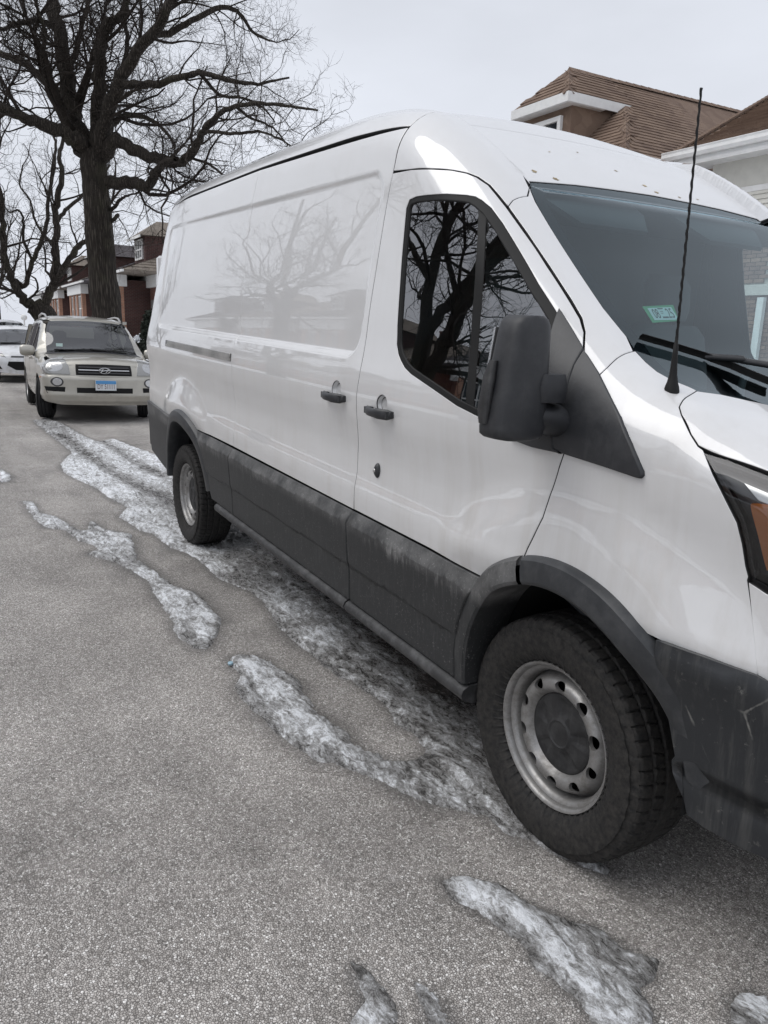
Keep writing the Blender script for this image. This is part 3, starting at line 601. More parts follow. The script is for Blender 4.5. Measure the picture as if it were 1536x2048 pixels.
simple('lamp_dark', (.05, .05, .052), .3); simple('lamp_silver', (.5, .5, .5), .2, .9); simple('sticker_green', (.10, .42, .20), .5); simple('sticker_white', (.62, .80, .76), .5); simple('ink', (.05, .07, .07), .5)
simple('rust', (.36, .29, .18), .9, var=.4); simple('snow', (.82, .84, .87), .75, bump=.5, bscale=40)
# ================================================================ the white van
van = thing('cargo_van', 'white medium-roof cargo van with dark grey lower cladding, parked nearest', 'van')
PW = ['van_paint', 'gap_black']; PK = ['van_paint', 'gap_black']
def A3(*ls):
    o = []
    for l in ls: o += list(l)
    return o
def xz(pts): return [(x, -1., z) for x, z in pts]
def arc(cx, cz, r_, a0, a1, n=24): return [(cx+r_*math.cos(R(a)), -1., cz+r_*math.sin(R(a))) for a in np.linspace(a0, a1, n)]
RA = (-3.62, .264, .572, .488); FA = (.05, .41, .50, .418)      # wheel arches: centre, outer and inner radius
def bse(z): return float(np.interp(z, [q[2] for q in B_SEAM[::-1]], [q[0] for q in B_SEAM[::-1]]))
BS = [(-1.185+(x+1.185)*.35, y, z) for x, y, z in B_SEAM]; RS = [(-2.655+(x+2.655)*.35, y, z) for x, y, z in R_SEAM]
RS[0] = (-2.66, -.85, 2.215); RS[1] = (-2.66, -.88, 2.11); BS[0] = (-1.185, -.85, 2.185)
CT = .745
def seam_z(x): return float(np.interp(x, [-4.9, -4.4, -2.66, -1.185], [2.14, 2.195, 2.215, 2.185]))
# soft shoulder of the pressed panel needs denser points
def ring_pts(x0, x1, z0, z1, r_, offs, d=.022):
    out = []
    for o in offs:
        X0, X1, Z0, Z1, rr = x0-o, x1+o, z0-o, z1+o, max(r_+o, .01)
        P = []
        for cx, cz, a in ((X1-rr, Z1-rr, 0), (X0+rr, Z1-rr, 90), (X0+rr, Z0+rr, 180), (X1-rr, Z0+rr, 270)):
            P += [(cx+rr*math.cos(R(a+t)), cz+rr*math.sin(R(a+t))) for t in range(0, 91, 10)]
        out.append(resample(np.array(P), d))
    return np.vstack(out)
FEAT = ring_pts(-4.42, -1.24, 1.352, 2.035, .09, (-.030, -.018, -.009, 0, .009, .018, .03))
def clip_ang(c, r_, z): return math.degrees(math.asin((z-c[1])/r_))
ra = RA[2]-.03; fa = FA[2]-.03
a1 = clip_ang(RA, ra, CT)
side_rq = A3(RS, xz([(RA[0]+ra*math.cos(R(a1)), CT)]), arc(RA[0], RA[1], ra, a1+2, 180-a1-2), xz([(RA[0]-ra*math.cos(R(a1)), CT), (-4.83, CT), (-4.83, 1.2), (-4.80, 1.6), (-4.74, 2.0), (-4.68, seam_z(-4.7)), (-4.4, seam_z(-4.4)), (-3.6, 2.206)]))
side_sd = A3(BS, RS[::-1])
fdo = A3(D_TOP, D_PIL[1:], D_SAIL[1:], D_LOW[1:], [(-.12, -1, FA[1]+math.sqrt(fa**2-(.12+FA[0])**2))],
         arc(FA[0], FA[1], fa, 112, 180-clip_ang(FA, fa, CT), 14), xz([(-1.19, CT)]), [b for b in BS[::-1] if b[2] < 2.0][1:])
fdo[0] = (-1.185, -.9, 2.022)
fen = A3(D_SAIL, D_LOW[1:], arc(FA[0], FA[1], fa, 108, clip_ang(FA, fa, .80), 18), [(.50, -1.0, .80)], [(.582, -.978, .80)], BUMP_V[::-1], HL_L[::-1], HOOD[::-1], WS_LOW[:6][::-1], PIL_LOW[::-1][1:])
pil = A3(D_PIL, PIL_LOW, WS_EDGE[::-1][1:8], PIL_UP[::-1][:3])
wsh = A3(WS_EDGE, WS_LOW[1:], [(.40, -.35, 1.318), (.42, 0, 1.316)]); wsh = A3(wsh, [(x, -y, z) for x, y, z in wsh[:-1][::-1]], [(-.765, .45, 1.99), (-.77, 0, 2.008), (-.765, -.45, 1.99)])
wtop = A3([(-.75, -.62, 1.981), (-.762, -.4, 1.998), (-.77, 0, 2.008), (-.762, .4, 1.998), (-.75, .62, 1.981)])
half = A3([(-1.18, -.845, 2.19)], [(-1.18, -.905, 2.026)], D_TOP[1:], PIL_UP[1:], [(-.657, -.690, 1.939)])
cab = A3(half, wtop, [(x, -y, z) for x, y, z in half[::-1]], [(-1.18, y, 2.3) for y in (.6, .3, 0, -.3, -.6)])
hood = A3(HOOD, [(.42, -.965, 1.255), (.504, -.945, 1.238), (.64, -.90, 1.19), (.78, -.80, 1.12), (.87, -.62, 1.06), (.92, -.35, 1.02), (.935, 0, 1.0)])
hood = A3(hood, [(x, -y, z) for x, y, z in hood[:-1][::-1]], [(.225, .76, 1.36), (.30, .673, 1.35), (.405, .35, 1.32), (.425, 0, 1.315), (.405, -.35, 1.32), (.30, -.673, 1.35), (.225, -.76, 1.36)])
def recess_glass(P):   # door skin: a raised lip round the window opening
    return np.zeros(len(P))
door = {}
HD1 = (HANDLE1[0][0], HANDLE1[0][2]-.006); HD2 = (HANDLE2[0][0], HANDLE2[0][2]-.002)
def cupo(cx, cz): return [(cx+.044*math.cos(a), -1., cz+.020+.040*math.sin(a)) for a in np.linspace(0, 2*np.pi, 24, endpoint=False)]
for sgn, mir in ((1, False), (-1, True)):
    q = skin('rear_quarter_panel', side_rq, 'side', PW, van, spacing=.045, feats=FEAT, mirror=mir, gap=.0035)
    sdr = skin('sliding_door' if sgn > 0 else 'side_panel', side_sd, 'side', PW, van, holes=[cupo(*HD1)] if sgn > 0 else [], spacing=.045, feats=FEAT, mirror=mir, hgap=0, gap=.0035)
    fd = skin('front_door', fdo, 'side', PK, van, holes=[GLASS, cupo(*HD2)], spacing=.035, mirror=mir, hgap=-.001, gap=.004)
    fe = skin('front_fender', fen, (.30, -.82, .48), PK, van, spacing=.035, mirror=mir, gap=.003)
    pl_ = skin('windscreen_pillar', pil, (.42, -.72, .55), PK, van, spacing=.025, mirror=mir)
    door[sgn] = (q, sdr, fd, fe)
cf2 = []
for x in np.arange(-1.17, -.70, .016):
    for ay in (.61, .625, .634, .640, .646, .651, .656, .661, .666, .672, .678, .69, .704):
        for s_ in (-1, 1): cf2.append((x, math.atan2(s_*ay, float(Zt(np.array([x]), np.array([ay]))[0])-1.5)*.85))
cabr = skin('cab_roof', cab, ('xcyl', 1.5), PW, van, feats=np.array(cf2), spacing=.028, bsp=.02, gap=.002)
skin('bonnet', hood, 'top', PK, van, spacing=.04)
# main roof
ang = lambda x, s: math.atan2(s*.845, seam_z(x)-1.5)
_ro = [(-1.185, -.845, 2.19), (-1.9, -.848, 2.205), (-2.66, -.85, 2.22), (-3.6, -.85, 2.21), (-4.4, -.84, 2.20), (-4.66, -.80, 2.18)]
roof_o = A3(_ro, [(-4.72, -.5, 2.25), (-4.74, 0, 2.27), (-4.72, .5, 2.25)], [(x, -y, z) for x, y, z in _ro[::-1]], [(-1.185, y, 2.3) for y in (.6, .3, 0, -.3, -.6)])
rf = skin('roof_panel', roof_o, ('xcyl', 1.5), PK, van, spacing=.07, bsp=.03, gap=.0015)
# rear end
skin('rear_doors', [(-5, -.93, .62), (-5, .93, .62), (-5, .93, 1.3), (-5, .88, 1.8), (-5, .80, 2.12), (-5, .5, 2.22), (-5, -.5, 2.22), (-5, -.80, 2.12), (-5, -.88, 1.8), (-5, -.93, 1.3)], 'rear', PW, van, spacing=.06)
for s in (-1, 1):
    skin('tail_lamp', [(-4.88, s*y, z) for y, z in ((.93, 1.06), (.985, 1.06), (.955, 1.62), (.90, 1.62))], ('cyl', -4.2, -1), ['red_lens'], van, spacing=.03, off=.004, flange=False)
    MB().box((-4.86, s*.80, 1.93), (.05, .10, .22), bev=.02).build('rear_hinge', 'van_paint', van)
# windscreen: black printed border, glass, gasket
tu, ry = mode_fns((.62, 0, .78))
ws_u = resample(tu(np.array(wsh)), .02); ws_in = inset(inset(inset(ws_u, .03), .02), .012)
def un(u):
    O, D, tm = ry(u); return shoot(F, O, D, tm)
frit = skin('windscreen_border', wsh, (.62, 0, .78), ['frit_black'], van, holes=[un(ws_in)], spacing=.05, gap=.004, off=-.012, flange=False, thick=.004)
wscr = skin('windscreen', wsh, (.62, 0, .78), ['windscreen_glass'], van, spacing=.05, gap=.004, off=-.004, rim=False)
# front end: bumper, fascia, grille, lamps
_bl = [(.36, -1.03, .823)]+BUMP_T[1:]+[(.70, -.90, .80), (.82, -.70, .79), (.90, -.35, .79), (.92, 0, .79)]
_bb = [(.43, -.975, .55), (.418, -.978, .52)]+BUMP_L[1:]+[(.74, -.80, .36), (.85, -.6, .33), (.92, -.3, .32), (.93, 0, .32)]
bum = A3(_bl, [(x, -y, z) for x, y, z in _bl[:-1][::-1]], [(x, -y, z) for x, y, z in _bb[:-1]], _bb[::-1])
def bump_off(P):
    z = P[:, 2]; return .012+.018*sst(.83, .78, z)-.012*sst(.535, .525, z)*sst(.495, .52, z)+.0*z
bump = skin('front_bumper', bum, ('cyl', -.1, 1), ['bumper_plastic'], van, spacing=.04, off=bump_off, thick=.03, bev=.004, flange=False)
fas = [(.582, -.978, .81), (.521, -.978, 1.005), (.56, -.965, .99), (.70, -.90, .98), (.80, -.70, .97), (.86, -.45, .955), (.88, -.44, .81), (.82, -.70, .80), (.70, -.90, .81)]
for mir in (False, True):
    skin('front_fascia', fas, ('cyl', -.1, 1), PK, van, spacing=.04, mirror=mir)
hl = A3([(.358, -.98, 1.262)], HL_TOP[1:], [(.64, -.90, 1.18), (.76, -.79, 1.11), (.80, -.70, 1.05), (.79, -.72, 1.0), (.70, -.895, .99), (.564, -.971, 1.005)], HL_L[::-1][:-1])
_gs = [(.70, -.80, 1.10), (.80, -.70, 1.07), (.9, -.4, 1.03), (.94, 0, 1.01)]; _gb = [(.70, -.80, .84), (.80, -.70, .82), (.9, -.4, .80), (.94, 0, .80)]
skin('grille_surround', A3(_gs, [(x, -y, z) for x, y, z in _gs[:-1][::-1]], [(x, -y, z) for x, y, z in _gb[:-1]], _gb[::-1]), ('cyl', -.1, 1), ['black_plastic'], van, spacing=.06, off=-.02, flange=False)
grl = [(-.43, .82), (.43, .82), (.43, .99), (0, 1.0), (-.43, .99)]
skin('grille', [(.9, y, z) for y, z in grl], 'front', ['black_plastic'], van, spacing=.05, off=-.01)
for k in range(3): skin('grille_bar', [(.9, -.42, .85+k*.05), (.9, .42, .85+k*.05), (.9, .42, .872+k*.05), (.9, -.42, .872+k*.05)], 'front', ['chrome'], van, spacing=.06, off=.006, flange=False)
for s, mir in ((1, False), (-1, True)):
    hp = skin('headlamp', hl, ('cyl', -.1, 1), ['lamp_dark'], van, spacing=.04, off=-.045, mirror=mir, flange=False)
    skin('lamp_lens', hl, ('cyl', -.1, 1), ['lens_glass'], hp, spacing=.04, off=-.004, mirror=mir, rim=False, gap=.004)
    am = [(.492, -.99, 1.165), (.535, -.976, 1.172), (.60, -.95, 1.15), (.64, -.93, 1.06), (.60, -.95, 1.03), (.545, -.974, 1.032), (.519, -.98, 1.095)]
    skin('turn_signal', am, ('cyl', -.1, 1), ['amber'], hp, spacing=.02, off=-.02, thick=.02, mirror=mir, flange=False, bev=.006)
    skin('reflector', [(.46, -.98, 1.225), (.62, -.91, 1.19), (.70, -.86, 1.12), (.60, -.95, 1.17), (.50, -.98, 1.18)], ('cyl', -.1, 1), ['lamp_silver'], hp, spacing=.03, off=-.035, mirror=mir, flange=False)
# dark grey cladding along the lower side
def clad_off(P):
    z = P[:, 2]; return .004+.030*np.clip((CT+.002-z)/.052, 0, 1)-.007*np.clip((.518-z)/.008, 0, 1)+.004*sst(.50, .36, z)
cf_pts = np.array([(x, z) for x in np.arange(-3.2, -.3, .045) for z in (.735, .722, .708, .699, .6945, .690, .684, .53, .5195, .514, .509, .502, .494)])
bx, rx = BS[-1][0], RS[-1][0]
CB = .355
for mir in (False, True):
    g = dict(spacing=.05, off=clad_off, thick=.05, bev=.004, gap=.0045, feats=cf_pts, mirror=mir, flange=False)
    skin('side_cladding', xz([(rx, CT), (rx-.012, .69), (rx, CB), (RA[0]+.565, CB)]+[(RA[0]+.555*math.cos(R(a)), RA[1]+.555*math.sin(R(a))) for a in np.linspace(14, math.degrees(math.asin((CT-RA[1])/.555)), 12)]), 'side', ['cladding'], van, **g)
    skin('side_cladding', xz([(bx, CT), (bx-.012, .69), (bx, CB), (rx+.006, CB), (rx-.006, .69), (rx+.006, CT)]), 'side', ['cladding'], van, **g)
    fr = FA[2]-.012; a_ = math.degrees(math.asin((CT-FA[1])/fr))
    skin('side_cladding', xz([(bx+.006, CT), (bx-.006, .69), (bx+.006, CB)]+[(FA[0]-fr+.01, CB)]+[(FA[0]-fr*math.cos(R(a)), FA[1]+fr*math.sin(R(a))) for a in np.linspace(2, a_, 12)]), 'side', ['cladding'], van, **g)
    # rear bumper corner
    skin('rear_bumper_corner', xz([(-4.80, CT+.01), (-4.80, .36), (RA[0]-.50, .30)]+[(RA[0]-.555*math.cos(R(a)), RA[1]+.555*math.sin(R(a))) for a in np.linspace(8, 59, 12)]), 'side', ['cladding'], van, spacing=.05, off=.022, thick=.04, gap=.003, mirror=mir, bev=.008, flange=False)
# rear bumper across the back with a tow ball
skin('rear_bumper', [(-5, y, z) for y, z in ((-.94, .40), (.94, .40), (.94, .70), (-.94, .70))], 'rear', ['cladding'], van, spacing=.08, off=.03, thick=.05, bev=.01)
tb = MB(); tb.tube([(-4.93, -.90, .59), (-5.06, -.90, .59)], .016, 10); tb.lathe([(.001, -.03), (.02, -.03), (.027, -.015), (.028, .015), (.02, .03), (.001, .03)], 14, (-5.06, -.90, .59), 'x')
tb.v = [tuple(q) for q in b2w(np.array(tb.v))]; tb.build('tow_ball', 'black_plastic', van, auto=40)
# wheel arch flares
def flare(name, A, a0, a1, mat, mir, w0=1.0):
    angs = np.linspace(a0, a1, 60); prof = [(0, -.004), (.04, .012), (.16, .026), (.5, .034), (.85, .036), (.97, .030), (1.0, .012), (1.0, -.05), (.985, -.12)]
    pts = []; ro, ri = A[2], A[3]
    for a in angs:
        for t, _ in prof:
            r_ = ro+(ri-ro)*min(t, 1.0); pts.append((A[0]+r_*math.cos(R(a)), A[1]+r_*math.sin(R(a))))
    u = np.array(pts); tu, ry = mode_fns('side'); O, D, tm = ry(np.clip(u, [-9, .34], [9, 9])); P = shoot(F, O, D, tm); P[:, 2] = u[:, 1]
    # constant lateral position along each spoke, taken from the outer edge
    k = len(prof); P = P.reshape(len(angs), k, 3); yb = P[:, 0, 1].copy(); yb = np.convolve(np.pad(yb, 4, 'edge'), np.ones(9)/9, 'valid')
    for j, (t, o) in enumerate(prof): P[:, j, 1] = yb-o
    P[:, :, 0] = u[:, 0].reshape(len(angs), k)
    V = P.reshape(-1, 3); n = len(angs); i = np.arange(n*k).reshape(n, k)
    Q = np.stack([i[:-1, :-1].ravel(), i[1:, :-1].ravel(), i[1:, 1:].ravel(), i[:-1, 1:].ravel()], 1)
    if mir: V = V*[1, -1, 1]
    else: Q = Q[:, ::-1]
    if a1 < a0: Q = Q[:, ::-1]
    me = mesh_np(name, b2w(V), Q, mat, True); me.set_sharp_from_angle(angle=R(35)); return obj(name, me, van)
for mir in (False, True):
    flare('arch_flare', FA, 187, 109.5, 'cladding', mir)
    flare('arch_flare', FA, 107.5, 11, 'flare_plastic', mir)
    flare('arch_flare', RA, 178, 14, 'flare_plastic', mir)
# sill step under the cladding
def sill(x0, x1, mir):
    prof = [(-.93, .352), (-1.006, .350), (-1.024, .341), (-1.032, .325), (-1.026, .307), (-1.01, .296), (-.985, .286), (-.93, .286)]
    xs = np.linspace(x0, x1, 24); rings = [[(x, y*(1 if not mir else -1), z) for y, z in prof] for x in xs]
    b = MB(); b.loft(rings, closed=True); b.v = [tuple(q) for q in b2w(np.array(b.v))]
    if mir: b.f = [f[::-1] for f in b.f]
    b.build('sill_step', 'sill_plastic', van, auto=50)
for mir in (False, True):
    sill(-2.96, -1.215, mir); sill(-1.205, -.36, mir)
# wheel wells and underside
for A in (RA, FA):
    for s in (-1, 1):
        b = MB(); rr = A[3]+.005 if A is FA else A[3]+.005
        ring = lambda y: [(A[0]+rr*math.cos(R(a)), y, A[1]+rr*math.sin(R(a))) for a in np.linspace(0 if A is FA else 8, 188 if A is FA else 176, 40)]
        b.loft([ring(s*1.0), ring(s*.62)], closed=False, caps=False)
        b.add(ring(s*.62), [list(range(40))])
        b.v = [tuple(q) for q in b2w(np.array(b.v))]; b.build('wheel_well', 'dark_void', van, smooth=True)
u = MB(); u.box((-1.9, 0, .36), (5.2, 1.2, .10)); u.box((-1.85, 0, .42), (2.6, 1.9, .08)); u.box((-4.4, 0, .45), (.8, 1.75, .10)); u.box((.55, 0, .40), (.5, 1.5, .10))
u.tube([(-4.3, -.35, .27), (-1.5, -.35, .24), (.2, -.2, .26)], .035, 8); u.lathe([(.10, -.25), (.14, -.2), (.14, .2), (.10, .25)], 12, (-3.75, 0, .22), 'y', True); u.tube([(-3.75, -.85, .22), (-3.75, .85, .22)], .045, 8)
u.v = [tuple(q) for q in b2w(np.array(u.v))]; u.build('underbody', 'underbody', van)
# sliding-door rail in the rear quarter
tu, ry = mode_fns('side')
def onside(x, z, off=0.):
    O, D, tm = ry(np.array([(x, z)])); P = shoot(F, O, D, tm); P = P+grad(F, P)*off; return P[0]
def strip(name, pts, mat, parent, off, thick, **k): return skin(name, xz(pts), 'side', [mat], parent, spacing=.05, gap=0, off=off, thick=thick, flange=False, **k)
rail = strip('door_rail', [(-4.06, 1.224), (-2.66, 1.224), (-2.66, 1.264), (-4.06, 1.264)], 'lamp_dark', door[1][0], .0015, .004)
strip('rail_track', [(-4.0, 1.242), (-2.68, 1.240), (-2.68, 1.262), (-4.0, 1.260)], 'rail_alu', door[1][0], .006, .008, bev=.004)
strip('rail_track', [(-4.04, 1.226), (-2.67, 1.225), (-2.67, 1.236), (-4.04, 1.237)], 'rail_alu', door[1][0], .004, .006, bev=.003)
# door handles: dished white cup and a bowed black grip
def handle(cx, cz, parent, mir=False):
    b = MB(); n = 12
    rim_ = [onside(q[0], q[2]) for q in cupo(cx, cz)]; cen = np.mean(rim_, 0); cup = MB()
    lv = [(1.0, 0.0), (.97, .004), (.88, .012), (.70, .019), (.4, .023), (.02, .024)]
    cup.loft([[tuple(cen+(np.array(p)-cen)*k_+np.array([0, dp, 0])) for p in rim_] for k_, dp in lv], caps=False); cup.v = [tuple(q) for q in b2w(np.array(cup.v))]
    rings = []
    for i in range(n+1):
        t = i/n; x = cx-.088+.176*t; q = onside(x, cz-.004)
        lift = .006+.034*math.sin(math.pi*min(max((t-.02)/.96, 0), 1))**.6
        hh = .0165 if .05 < t < .95 else .010
        if t > .6: hh += .003
        tk = .011
        c0 = q[1]-lift
        rings.append([(x, c0-tk*math.cos(a), cz-.006+hh*math.sin(a)) for a in np.linspace(0, 2*math.pi, 12, endpoint=False)])
    b.loft(rings)
    for t in (-.072, .072):
        q = onside(cx+t, cz-.004); b.box((cx+t, q[1]-.012, cz-.006), (.022, .034, .024))
    b.v = [tuple(q) for q in b2w(np.array(b.v))]
    cup.build('handle_cup', 'van_paint', parent, smooth=True)
    return b.build('door_handle', 'black_plastic', parent, auto=40)
handle(*HD1, door[1][1]); handle(*HD2, door[1][2])
b = MB(); q = onside(LOCK[0][0], LOCK[0][2]); b.lathe([(.001, .014), (.014, .013), (.022, .006), (.024, -.004)], 20, (q[0], q[1], q[2]), 'y'); b.v = [((v[0]-q[0])*.8+q[0], v[1], (v[2]-q[2])*1.25+q[2]) for v in b.v]
b.v = [tuple(z) for z in b2w(np.array(b.v))]; lk = b.build('lock_cover', 'black_plastic', door[1][2], smooth=True)
b = MB(); b.lathe([(.001, .0165), (.006, .016), (.008, .012)], 14, (q[0]-.006, q[1], q[2]), 'y'); b.v = [tuple(z) for z in b2w(np.array(b.v))]; b.build('keyhole', 'alu', door[1][2], smooth=True)
# door window: black frame, divider bar, glass
G = np.array(GLASS)
_A = np.stack([G[:, 0], G[:, 2], np.ones(len(G))], 1); _k = np.linalg.lstsq(_A, -G[:, 1], rcond=None)[0]
def FG(x, y, z): return np.abs(y)-(_k[0]*x-.125*z)+.005*((x+.6)/.5)**2+.005*((z-1.57)/.35)**2
gi2 = inset(inset(resample(G[:, [0, 2]], .02), .010), .009); gi = np.stack([gi2[:, 0], 0*gi2[:, 0]-1, gi2[:, 1]], 1)
for s, mir in ((1, False), (-1, True)):
    fd = door[s][2]
    skin('window_frame', GLASS, 'side', ['rubber'], fd, holes=[gi], spacing=.03, gap=-.002, hgap=0, off=-.003, thick=.010, flange=False, mirror=mir, bev=.004)
    skin('window_glass', GLASS, 'side', ['side_glass' if s > 0 else 'clear_glass'], fd, spacing=.05, gap=.006, off=-.010, mirror=mir, rim=False, Nn=FG)
    dv = [(q[0], q[2]) for q in DIVID]
    skin('window_divider', xz(dv), 'side', ['rubber'], fd, spacing=.03, gap=0, off=-.008, thick=.01, mirror=mir, flange=False)
    skin('mirror_sail', SAIL1, (.3, -.9, .3), ['black_plastic'], fd, spacing=.02, gap=.002, off=.016, thick=.03, bev=.005, mirror=mir, flange=False)
    skin('fender_sail', SAIL2, (.3, -.9, .3), ['black_plastic'], door[s][3], spacing=.02, gap=.002, off=.014, thick=.022, bev=.006, mirror=mir, flange=False)
# ---------------------------------------------------------------- wheels
def tyre_mesh(name, Rt, Wt, Rb, NA=540, pitch=58, depth=.0075):
    h = Wt/2
    prof = [(-h*.74, Rb-.004), (-h*.86, Rb+.006), (-h*.95, Rb+.022), (-h*1.02, Rb+.045), (-h*1.045, Rb+.065), (-h*1.04, Rb+.085), (-h*1.02, Rb+.098), (-h*.995, Rt-.040), (-h*.975, Rt-.034), (-h*.965, Rt-.029), (-h*.955, Rt-.024), (-h*.94, Rt-.018), (-h*.92, Rt-.0125)]
    tw = np.linspace(-h*.90, h*.90, 58); pr = prof+[(w, Rt-.0095*abs(w/h)**3-.004*(abs(w/h) > .86)*(abs(w/h)-.86)/.04) for w in tw]+[(-w, r_) for w, r_ in prof[::-1]]
    pr = np.array(pr); th = np.linspace(0, 2*np.pi, NA, endpoint=False)
    w = pr[:, 0][None, :]; r0 = pr[:, 1][None, :]; T = th[:, None]
    u = w/h; ph = T*pitch/(2*np.pi)
    tread = (np.abs(u) <= .90)
    def g(d, wd): return np.clip(1-np.abs(d)/wd, 0, 1)**.5
    gr = np.zeros((NA, len(pr)))
    for c in (-.56, -.19, .19, .56): gr = np.maximum(gr, g(u-c+.012*np.sin(ph*2*np.pi), .045)*np.ones_like(T))
    sh = (np.abs(u) > .56)
    lat = np.abs(((ph+.35*np.sign(u)*np.abs(u)+.13*np.sign(u)) % 1)-.5)
    gr = np.maximum(gr, np.where(sh, np.clip(1-lat/.10, 0, 1)**.5, 0))
    lat2 = np.abs(((ph*1.0+.9*u) % 1)-.5); gr = np.maximum(gr, np.where((np.abs(u) <= .56) & (np.abs(u) > .19), np.clip(1-lat2/.09, 0, 1)**.5*.8, 0))
    sip = np.abs(((ph*4+.6*np.sin(u*14)) % 1)-.5); gr = np.maximum(gr, np.where(tread, np.clip(1-sip/.16, 0, 1)*.22, 0))
    disp = -depth*gr*tread
    # shoulder notches run over the edge, saw-tooth ring on the outer wall
    edge = (np.abs(u) > .90) & (r0 > Rt-.03); disp = disp-edge*np.clip(1-lat/.11, 0, 1)**.5*.004
    saw = (r0 > Rt-.041) & (r0 < Rt-.020); tri = np.abs(((T*44/(2*np.pi)) % 1)-.5)*2
    lift = np.where(saw, np.clip((tri-(r0-(Rt-.041))/.021)*4, 0, 1)*.003, 0)
    rad = r0+disp; ww = w*np.ones_like(T)-np.sign(w)*(-lift)*1.0
    x = rad*np.cos(T); z = rad*np.sin(T); V = np.stack([x, ww, z], -1).reshape(-1, 3)
    V[:, 2] = np.maximum(V[:, 2], -ZR+.002+.02*np.maximum(np.abs(V[:, 1])-h*.9, 0))
    n = len(pr); i = np.arange(NA*n).reshape(NA, n); j = np.roll(i, -1, 0)
    Q = np.stack([i[:, :-1].ravel(), i[:, 1:].ravel(), j[:, 1:].ravel(), j[:, :-1].ravel()], 1)
    me = mesh_np(name, V, Q, 'tyre_rubber', True)
    a = me.attributes.new('tread', 'FLOAT', 'POINT'); a.data.foreach_set('value', (np.ones((NA, 1))*tread).ravel().astype(np.float32))
    me.set_sharp_from_angle(angle=R(28)); return me
ZR = .346
TY = tyre_mesh('tyre', .356, .235, .2245)
def rim_mesh():
    # outer barrel and lip by lathe, disc with vent holes by triangulation
    b = MB(); yo = .100
    b.lathe([(.150, -.06), (.178, -.02), (.186, .03), (.190, .062), (.197, .072), (.205, .076), (.207, .088), (.213, .0955), (.219, .097), (.2215, .092), (.220, .084), (.214, .080)], 96, (0, 0, 0), 'y')
    k = 120; out = np.array([(.190*math.cos(q), .190*math.sin(q)) for q in np.linspace(0, 2*np.pi, k, endpoint=False)])
    holes = [np.array([(.02, .02)])]; holes = []
    for i in range(10):
        q = 2*np.pi*i/10+.12; c = np.array([.152*math.cos(q), .152*math.sin(q)]); e = np.array([math.cos(q), math.sin(q)]); t_ = np.array([-e[1], e[0]])
        holes.append(np.array([c+e*.0155*math.cos(a)+t_*.0205*math.sin(a) for a in np.linspace(0, 2*np.pi, 18, endpoint=False)]))
    P, T, loops = triang(out, holes, .011)
    rp = pch([0, .09, .112, .124, .136, .152, .168, .178, .186, .19], [.030, .032, .040, .062, .075, .077, .066, .046, .028, .022])
    rr = np.hypot(P[:, 0], P[:, 1]); V = np.stack([P[:, 0], -rp(rr), P[:, 1]], 1)
    f = [list(t) for t in T]
    fn = np.cross(V[f[0][1]]-V[f[0][0]], V[f[0][2]]-V[f[0][0]])
    if fn[1] > 0: f = [t[::-1] for t in f]
    base = len(b.v); b.v += [tuple(v) for v in V]
    for t in f: b.f.append([base+i for i in t]); b.mi.append(0)
    for lp in loops[1:]:
        n0 = len(b.v); b.v += [(V[i][0], V[i][1]+.012, V[i][2]) for i in lp]
        for i in range(len(lp)): b.f.append([base+lp[i], base+lp[(i+1) % len(lp)], n0+(i+1) % len(lp), n0+i]); b.mi.append(0)
    me = b.mesh('wheel', 'wheel_steel', True); me.set_sharp_from_angle(angle=R(50)); return me
RIM = rim_mesh()
def cap_mesh():
    b = MB(); k = 72
    b.lathe([(.001, -.001), (.036, -.001)], k, axis='y')
    V = []; F_ = []
    rs = [.0, .012, .030, .0345, .036, .0385, .041, .046, .055, .065, .075, .085, .095, .104, .109, .112]
    hs = [.052, .052, .052, .052, .055, .055, .051, .050, .050, .050, .049, .048, .047, .046, .043, .036]
    b = MB(); pts = []
    for r_, h_ in zip(rs, hs):
        for j in range(k):
            q = 2*np.pi*j/k; hh = h_
            if .046 < r_ < .100:
                c = math.cos(5*q)
                if c > .35: hh -= .007
            pts.append((1.10*r_*math.cos(q), -hh-.012, 1.10*r_*math.sin(q)))
    f = []
    for i in range(len(rs)-1):
        for j in range(k): f.append([i*k+j, i*k+(j+1) % k, (i+1)*k+(j+1) % k, (i+1)*k+j])
    b.add(pts, f); return b.mesh('hub_cap', 'hub_plastic', True)
CAPM = cap_mesh()
back = MB(); back.lathe([(.001, .01), (.15, .01), (.17, .03)], 40, axis='y'); BACKM = back.mesh('brake_drum', 'dark_void', True)
for wx, s in ((0, -1), (-3.75, -1), (0, 1), (-3.75, 1)):
    rz = 0 if s < 0 else math.pi
    w_ = obj('wheel', RIM, van, (wx, s*.865, ZR), (0, R(-11 if wx == 0 else 63), rz))
    # spin the wheel, keep the tyre's flat spot down
    t_ = obj('tyre', TY, w_); t_.rotation_euler = (0, R(11 if wx == 0 else -63), 0)
    obj('hub_cap', CAPM, w_); obj('brake_drum', BACKM, w_)
